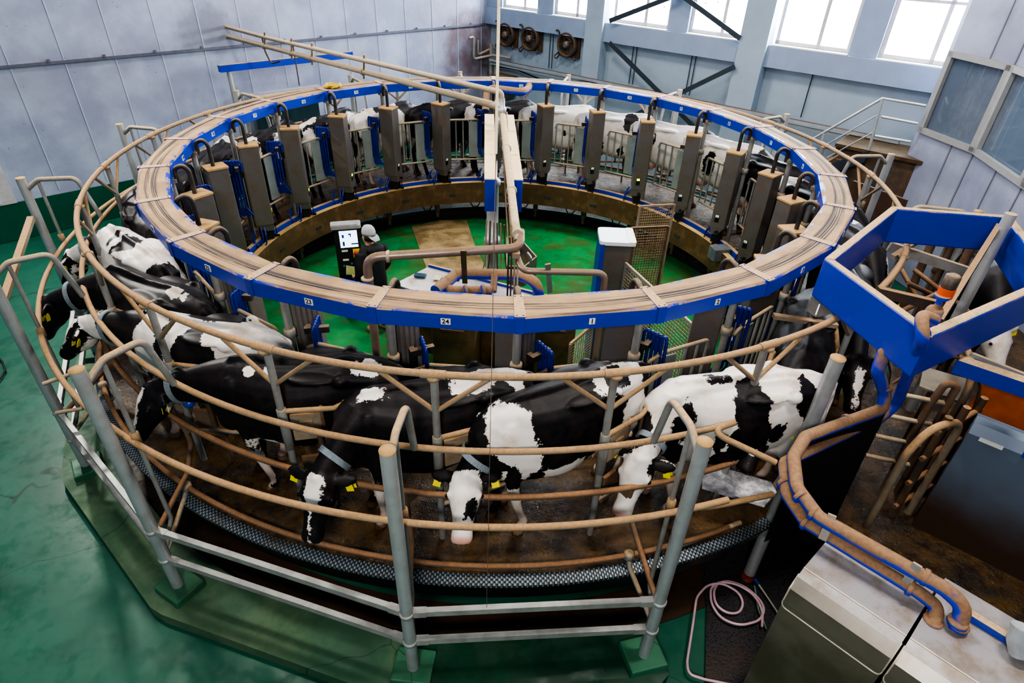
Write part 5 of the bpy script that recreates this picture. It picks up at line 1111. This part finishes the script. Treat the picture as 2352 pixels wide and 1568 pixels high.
def sc_cab(F0,F1,B1,B0,label):
    root=empty('supply_cabinet',(0,0,0),0,label,'cabinet','steel supply cabinets')
    F0,F1,B0,B1=[Vector((p.x,p.y,0)) for p in(F0,F1,B0,B1)]
    top=zc; d=(F0-B0); q=MB(); prof=[]
    # profile front to back with a rolled front edge
    dd_=((F0-B0)+(F1-B1))/2
    def sect(F,Bk):
        d=dd_; Bk=F-d; out=[]
        for s_,z_ in((-.5,ZF),(-.5,top),(.93,top),(1.12,top-.03),(1.28,top-.1),(1.33,top-.22),(1.33,ZF)): out.append(Bk+d*s_+Vector((0,0,z_)))
        return out
    a_,b_=sect(F0,B0),sect(F1,B1); n_=len(a_); q.add(a_+b_,[tuple(range(n_)),tuple(range(n_,2*n_))]+[(i,(i+1)%n_,n_+(i+1)%n_,n_+i) for i in range(n_)])
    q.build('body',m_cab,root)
    for f_,(A_,B_) in((0,(a_,b_)),):
        MB().tube([A_[2],B_[2]],.006,6).tube([A_[3].lerp(A_[2],.3),A_[4],A_[5].lerp(A_[6],.03),B_[5].lerp(B_[6],.03),B_[4],B_[3].lerp(B_[2],.3)],.006,6,fillet=.04).build('rim_seam',plain('bright_edge',srgb(206,196,176),.4,.3),root)
    m_=(a_[3]+b_[3])/2; 
    return root,a_,b_
t=NT('pale_topped_stainless'); n_=t.noise(1.6,6,.6); n2_=t.noise(5,6,.7)
c_=t.mix(t.sstep(n_,.35,.65),srgb(84,78,62),srgb(112,106,94)); up_=t.sstep(t.nz(),.5,.95); c_=t.mix(up_,c_,t.mix(t.sstep(n2_,.3,.6),srgb(138,124,110),srgb(160,156,158)))  # mottled brown-grey, paler on faces that point up
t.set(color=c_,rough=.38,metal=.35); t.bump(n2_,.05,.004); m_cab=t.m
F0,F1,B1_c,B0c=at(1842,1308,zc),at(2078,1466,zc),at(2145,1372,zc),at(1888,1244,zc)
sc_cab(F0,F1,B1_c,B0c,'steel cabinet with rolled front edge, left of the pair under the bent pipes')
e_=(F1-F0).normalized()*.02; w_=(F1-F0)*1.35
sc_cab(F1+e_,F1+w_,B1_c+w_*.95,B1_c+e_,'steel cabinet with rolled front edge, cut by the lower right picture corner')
o=MB().bar(at(2225,1412,zc+.02),at(2400,1520,zc+.02),.05,.06).build('blue_edge_bar',m_blue); tag(o,'bright blue bar along the rear edge of the right supply cabinet','bar')
o=MB().tube([at(2352,1440,1.2),at(2340,1470,1.12),at(2345,1500,1.05)],.06,14,fillet=.05).build('clear_tube',plain('clear_ribbed_tube',srgb(170,176,180),.2)); tag(o,'greyish clear ribbed tube at the lower right picture edge','tube')
# big rounded steel box at right with brand plate
bb=empty('robot_housing',(0,0,0),0,'tall blue-grey steel housing with small blue brand plate at the right edge','cabinet'); zb=1.25
K0=at(2240,968,zb); K1=at(2420,1040,zb); K0.z=K1.z=0; dK=(K1-K0).normalized(); nK=Vector((dK.y,-dK.x,0)); 
if nK.dot(Vector((CAM[0],CAM[1],0))-K0)<0: nK=-nK
q=MB(); prof=[(-.16,-.3),(-.16,zb-.01),(-.1,zb),(-.04,zb-.03),(0,zb-.12),(0,-.3)]
a_=[K0+nK*o_+Vector((0,0,z_)) for o_,z_ in prof]; b_=[p+dK*1.3 for p in a_]; n_=len(a_)
q.add(a_+b_,[tuple(range(n_)),tuple(range(n_,2*n_))]+[(i,(i+1)%n_,n_+(i+1)%n_,n_+i) for i in range(n_)])
t=NT('blue_grey_housing'); n_=t.noise(1.4,6,.6); sp=t.n('SeparateXYZ'); t.l(t.pos(),sp.inputs[0]); c_=t.mix(t.sstep(t.math('ADD',sp.outputs[2],t.math('MULTIPLY',n_,.8)),.5,1.3),srgb(74,56,44),srgb(104,118,136)); t.set(color=c_,rough=.45,metal=.2)
q.build('housing',t.m,bb)
zl=zb-.10; c0_=K0+dK*.36+nK*.004+Vector((0,0,zl)); MB().bar(c0_-dK*.0,c0_+dK*.5,.012,.07).build('brand_plate',m_blue,bb)
place_text('DeLaval',.055,m_white,bb,c0_+dK*.18+nK*.012,dK,(0,0,1),'brand_lettering'); MB().prism([c0_+dK*.04+nK*.008+Vector((0,0,-.015)),c0_+dK*.07+nK*.008+Vector((0,0,-.015)),c0_+dK*.055+nK*.008+Vector((0,0,.018))],tuple(nK*.003)).build('brand_triangle',m_white,bb)
MB().bar(c0_-dK*.28-Vector((0,0,.03)),c0_-dK*.12-Vector((0,0,.03)),.008,.035).build('white_sticker',m_white,bb)
og=MB(); g0=at(2262,880,1.3); g1=at(2420,930,1.3); og.prism([g0,g1,g1-Vector((0,0,.9)),g0-Vector((0,0,.9))],(.03,.05,0)); o=og.build('orange_panel',m_orange); tag(o,'dirty orange panel behind the blue-grey housing','panel')
o=MB().bar(at(2195,835,1.7),at(2400,905,1.7),.1,.12).build('blue_beam',m_blue); tag(o,'straight blue beam above the orange panel at the right edge','beam')
o=MB().bar(at(2228,812,1.75),at(2400,880,1.75),.03,.03).build('thin_rail',m_galvclean); tag(o,'thin steel rail just above the straight blue beam','rail')
# curved race gates
def hoop(name,label,bx,tx,h2x,zt_,mat=m_galv,r_=.032):
    b0=at(*bx,0.); p=at(*tx,zt_); e=at(*h2x,zt_); root=empty(name,(0,0,0),0,label,'gate','curved race gates')
    MB().tube([Vector((b0.x,b0.y,-.05)),Vector((b0.x,b0.y,zt_*.8)),Vector((b0.x,b0.y,zt_)).lerp(e,.25),e,Vector((e.x,e.y,-.05))],r_,12,fillet=.25).build('hoop',mat,root); return root,Vector((b0.x,b0.y,0)),Vector((e.x,e.y,0))
g1_,b0,e0g=hoop('race_gate','curved dusty pipe gate before the blue-grey housing',(1990,1208),(2110,960),(2215,962),1.15,m_rail)
g2_,b2,e2g=hoop('race_gate','curved pipe gate with short prongs beneath the blue pipes',(2030,1120),(2100,905),(2200,885),1.3,m_railrust)
for i,(x_,y_) in enumerate(((2168,940),(2135,985),(2115,1028),(2090,1072))):
    z_=1.1-.25*i; v=Vector((e2g.x,e2g.y,z_)); w_=(b2-e2g).normalized(); MB().tube([v,v+w_*.4+Vector((0,0,0))],.022,10).build('prong',m_galv,g2_)
g3_,_,_=hoop('race_gate','farther curved pipe gate seen behind the pronged one',(2080,1010),(2150,880),(2240,870),1.35,m_darkbrown)
g4_=empty('race_gate',(0,0,0),0,'low sorting gate of parallel bars along the housing','gate','curved race gates')
for z_ in(.15,.45,.75,1.05): MB().tube([Vector((b0.x+.25,b0.y+.1,z_)),Vector((e0g.x+.35,e0g.y+.25,z_))],.024,10).build('bar',m_railrust,g4_)
for t_ in(.1,.5,.9): v=Vector((b0.x+.25,b0.y+.1,0)).lerp(Vector((e0g.x+.35,e0g.y+.25,0)),t_); MB().tube([v-Vector((0,0,.05)),v+Vector((0,0,1.2))],.03,10).build('upright',m_darkbrown,g4_)
o=MB().tube([at(2050,880,1.5),at(2120,835,1.7),at(2190,815,1.8),at(2240,845,1.6),at(2252,890,1.3),at(2235,950,1.0)],.012,8,fillet=.3).build('arched_cable',m_darkbrown); tag(o,'thin dark cable arching above the race gates','cable')
o=MB().prism([at(2120,845,1.0),at(2225,875,1.0),at(2200,925,1.0),at(2110,890,1.0)],(0,0,.02)).build('grey_plate',plain('grey_grainy_plate',srgb(120,112,100),.8)); tag(o,'grainy grey plate under the arched cable','plate')
# black rubber curtain under the long dusty pipe run
a_,b_=at(1850,1015,1.2),at(2035,948,1.2); o=MB().prism([a_,b_,Vector((b_.x,b_.y,.0)),Vector((a_.x,a_.y,.0))],(.02,.03,0)).build('rubber_curtain',m_black); tag(o,'black rubber curtain hanging under the long dusty pipes','curtain')
# monitor shelf right of ring
mo=empty('camera_box',(0,0,0),0,'small grey box with a bright screen under the corner of the blue frame','box'); p=at(1888,700,1.55)
MB().box(p,(.2,.12,.16),R(20)).build('case',m_galv,mo); MB().box(p+Vector((-.02,-.065,0)),(.13,.01,.11),R(20)).build('screen',NT('noise_screen').set(color=(.6,.65,.8),ecol=(.6,.68,.95),est=.7).m,mo); MB().bar(p+Vector((-.45,-.05,-.1)),p+Vector((.15,-.1,-.16)),.06,.04).build('shelf_bar',m_rail,mo)
# metal sheet at the entry
z_=.35; pts_=[at(1612,1085,z_),at(1650,1076,z_),at(1770,1112,z_),at(1782,1135,z_),at(1755,1165,z_),at(1612,1122,z_)]
t=NT('shiny_sheet'); n_=t.noise(14,5,.7); t.set(color=t.mix(t.sstep(n_,.4,.62),srgb(170,170,176),srgb(226,226,232)),rough=.4,metal=.0); t.bump(n_,.5,.02)
o=MB().prism(pts_,(0,0,.03)).build('metal_sheet',t.m); tag(o,'shiny dimpled metal sheet beside the entry of the platform','sheet')
o=MB().tube([at(1570,1168,.3),at(1640,1163,.5),at(1775,1135,.5)],.026,12,fillet=.2).build('entry_rail',m_rail); tag(o,'dusty pipe running from the foreground post past the metal sheet','pipe')
o=MB().tube([at(1560,1252,.05),at(1700,1200,.0)],.024,12).build('entry_foot_rail',m_galv); tag(o,'short grey pipe stub pointing at the dark entry corner','pipe')
# mats and pink hose
z_=ZF+.015; o=MB().prism([at(*p,z_) for p in((1598,1240),(1640,1400),(1625,1390),(1618,1600),(2050,1700),(2050,1300),(1760,1215))],(0,0,.015))
o=MB().prism([at(*p,z_) for p in((1600,1245),(1622,1392),(1618,1640),(1900,1640),(1960,1290),(1760,1215))],(0,0,.015)).build('rubber_mat',m_mat); tag(o,'black perforated rubber mat under the pink hose','mat')
z_=ZF+.05; cH=at(1690,1387,z_); hp=[]
path=[(1750,1440),(1752,1400),(1730,1362),(1690,1340),(1650,1335),(1632,1350),(1633,1385),(1655,1420),(1700,1437),(1745,1425),(1757,1400),(1745,1375),(1710,1345),(1672,1333),(1648,1338),(1638,1360),(1645,1390),(1670,1408),(1698,1408),(1708,1385),(1697,1360),(1660,1338),(1625,1342),(1600,1370),(1592,1430),(1578,1520),(1582,1548),(1620,1560),(1680,1572)]
hp=[at(x,y,z_+.012*math.sin(i*.9)+.02) for i,(x,y) in enumerate(path)]
o=MB().tube(hp,.012,10,fillet=.25).build('pink_hose',m_pink); tag(o,'pale pink water hose coiled on the black mat','hose')
th=empty('thin_hose_pair',(0,0,0),0,'two thin pale hoses with brass and blue fittings at the rusty post foot','hose')
MB().tube([at(x,y,ZF+.06) for x,y in((1738,1335),(1762,1370),(1785,1405),(1800,1450))],.009,8,fillet=.1).build('hose',plain('pale_hose',srgb(190,190,170),.4),th); MB().tube([at(x,y,ZF+.06) for x,y in((1733,1345),(1742,1400),(1755,1430),(1760,1445))],.009,8,fillet=.1).build('hose',plain('green_hose',srgb(120,150,140),.4),th)
MB().tube([at(1733,1328,ZF+.1),at(1742,1340,ZF+.06)],.016,10).build('fitting',m_blueplastic,th)
o=MB().tube([at(x,y,ZF+.03) for x,y in((-30,790),(5,830),(12,850),(0,870),(-20,885))],.012,8,fillet=.1).build('black_hose',m_black); tag(o,'loop of thin black hose on the green floor at the left picture edge','hose')
# dirt specks on the curb
# ------------------------------------------------------------------ light
def area(name,loc,target,size,power,col,spread=180):
    l=bpy.data.lights.new(name,'AREA'); l.shape='RECTANGLE'; l.size,l.size_y=size; l.energy=power; l.color=col; l.spread=R(spread)
    o=bpy.data.objects.new(name,l); COL.objects.link(o); o.location=loc; d=Vector(target)-Vector(loc); o.rotation_euler=d.to_track_quat('-Z','Y').to_euler(); return o
for i,(a,b) in enumerate(wins):
    c=B((a+b)/2,3.4,-.55)
    area('window_daylight',c,c+bn*2-Vector((0,0,.9)),(b-a,1.5),270,(.86,.93,1.))
lw=[(-4.6,3.8),(.5,3.8),(4.6,1.),(-4.6,-2.6),(1.2,-2.2),(3.4,-5.2)]
for i,(x,y) in enumerate(lw):
    area('ceiling_lamp',(x,y,6.9),(x,y,0),(1.3,.45),160,(1.,.93,.84))
area('front_ceiling_lamp',(-.8,-10.2,5.6),(0,-5,-.6),(1.2,.5),230,(1.,.95,.88))
area('wall_floodlight',(-7.8,1.2,4.4),(-2.8,-5.8,-.9),(.35,.3),250,(1.,.95,.88))
w=bpy.data.worlds.new('sky'); bpy.context.scene.world=w; w.use_nodes=True
w.node_tree.nodes['Background'].inputs[0].default_value=(.85,.93,1,1); w.node_tree.nodes['Background'].inputs[1].default_value=1.6
sc=bpy.context.scene
sc.view_settings.view_transform='AgX'; sc.view_settings.look='AgX - High Contrast'; sc.view_settings.exposure=0.5
sc.cycles.max_bounces=6; sc.cycles.diffuse_bounces=3; sc.cycles.glossy_bounces=2; sc.cycles.transmission_bounces=2; sc.cycles.transparent_max_bounces=6
sc.cycles.caustics_reflective=False; sc.cycles.caustics_refractive=False
sc.cycles.use_adaptive_sampling=True; sc.cycles.adaptive_threshold=.015
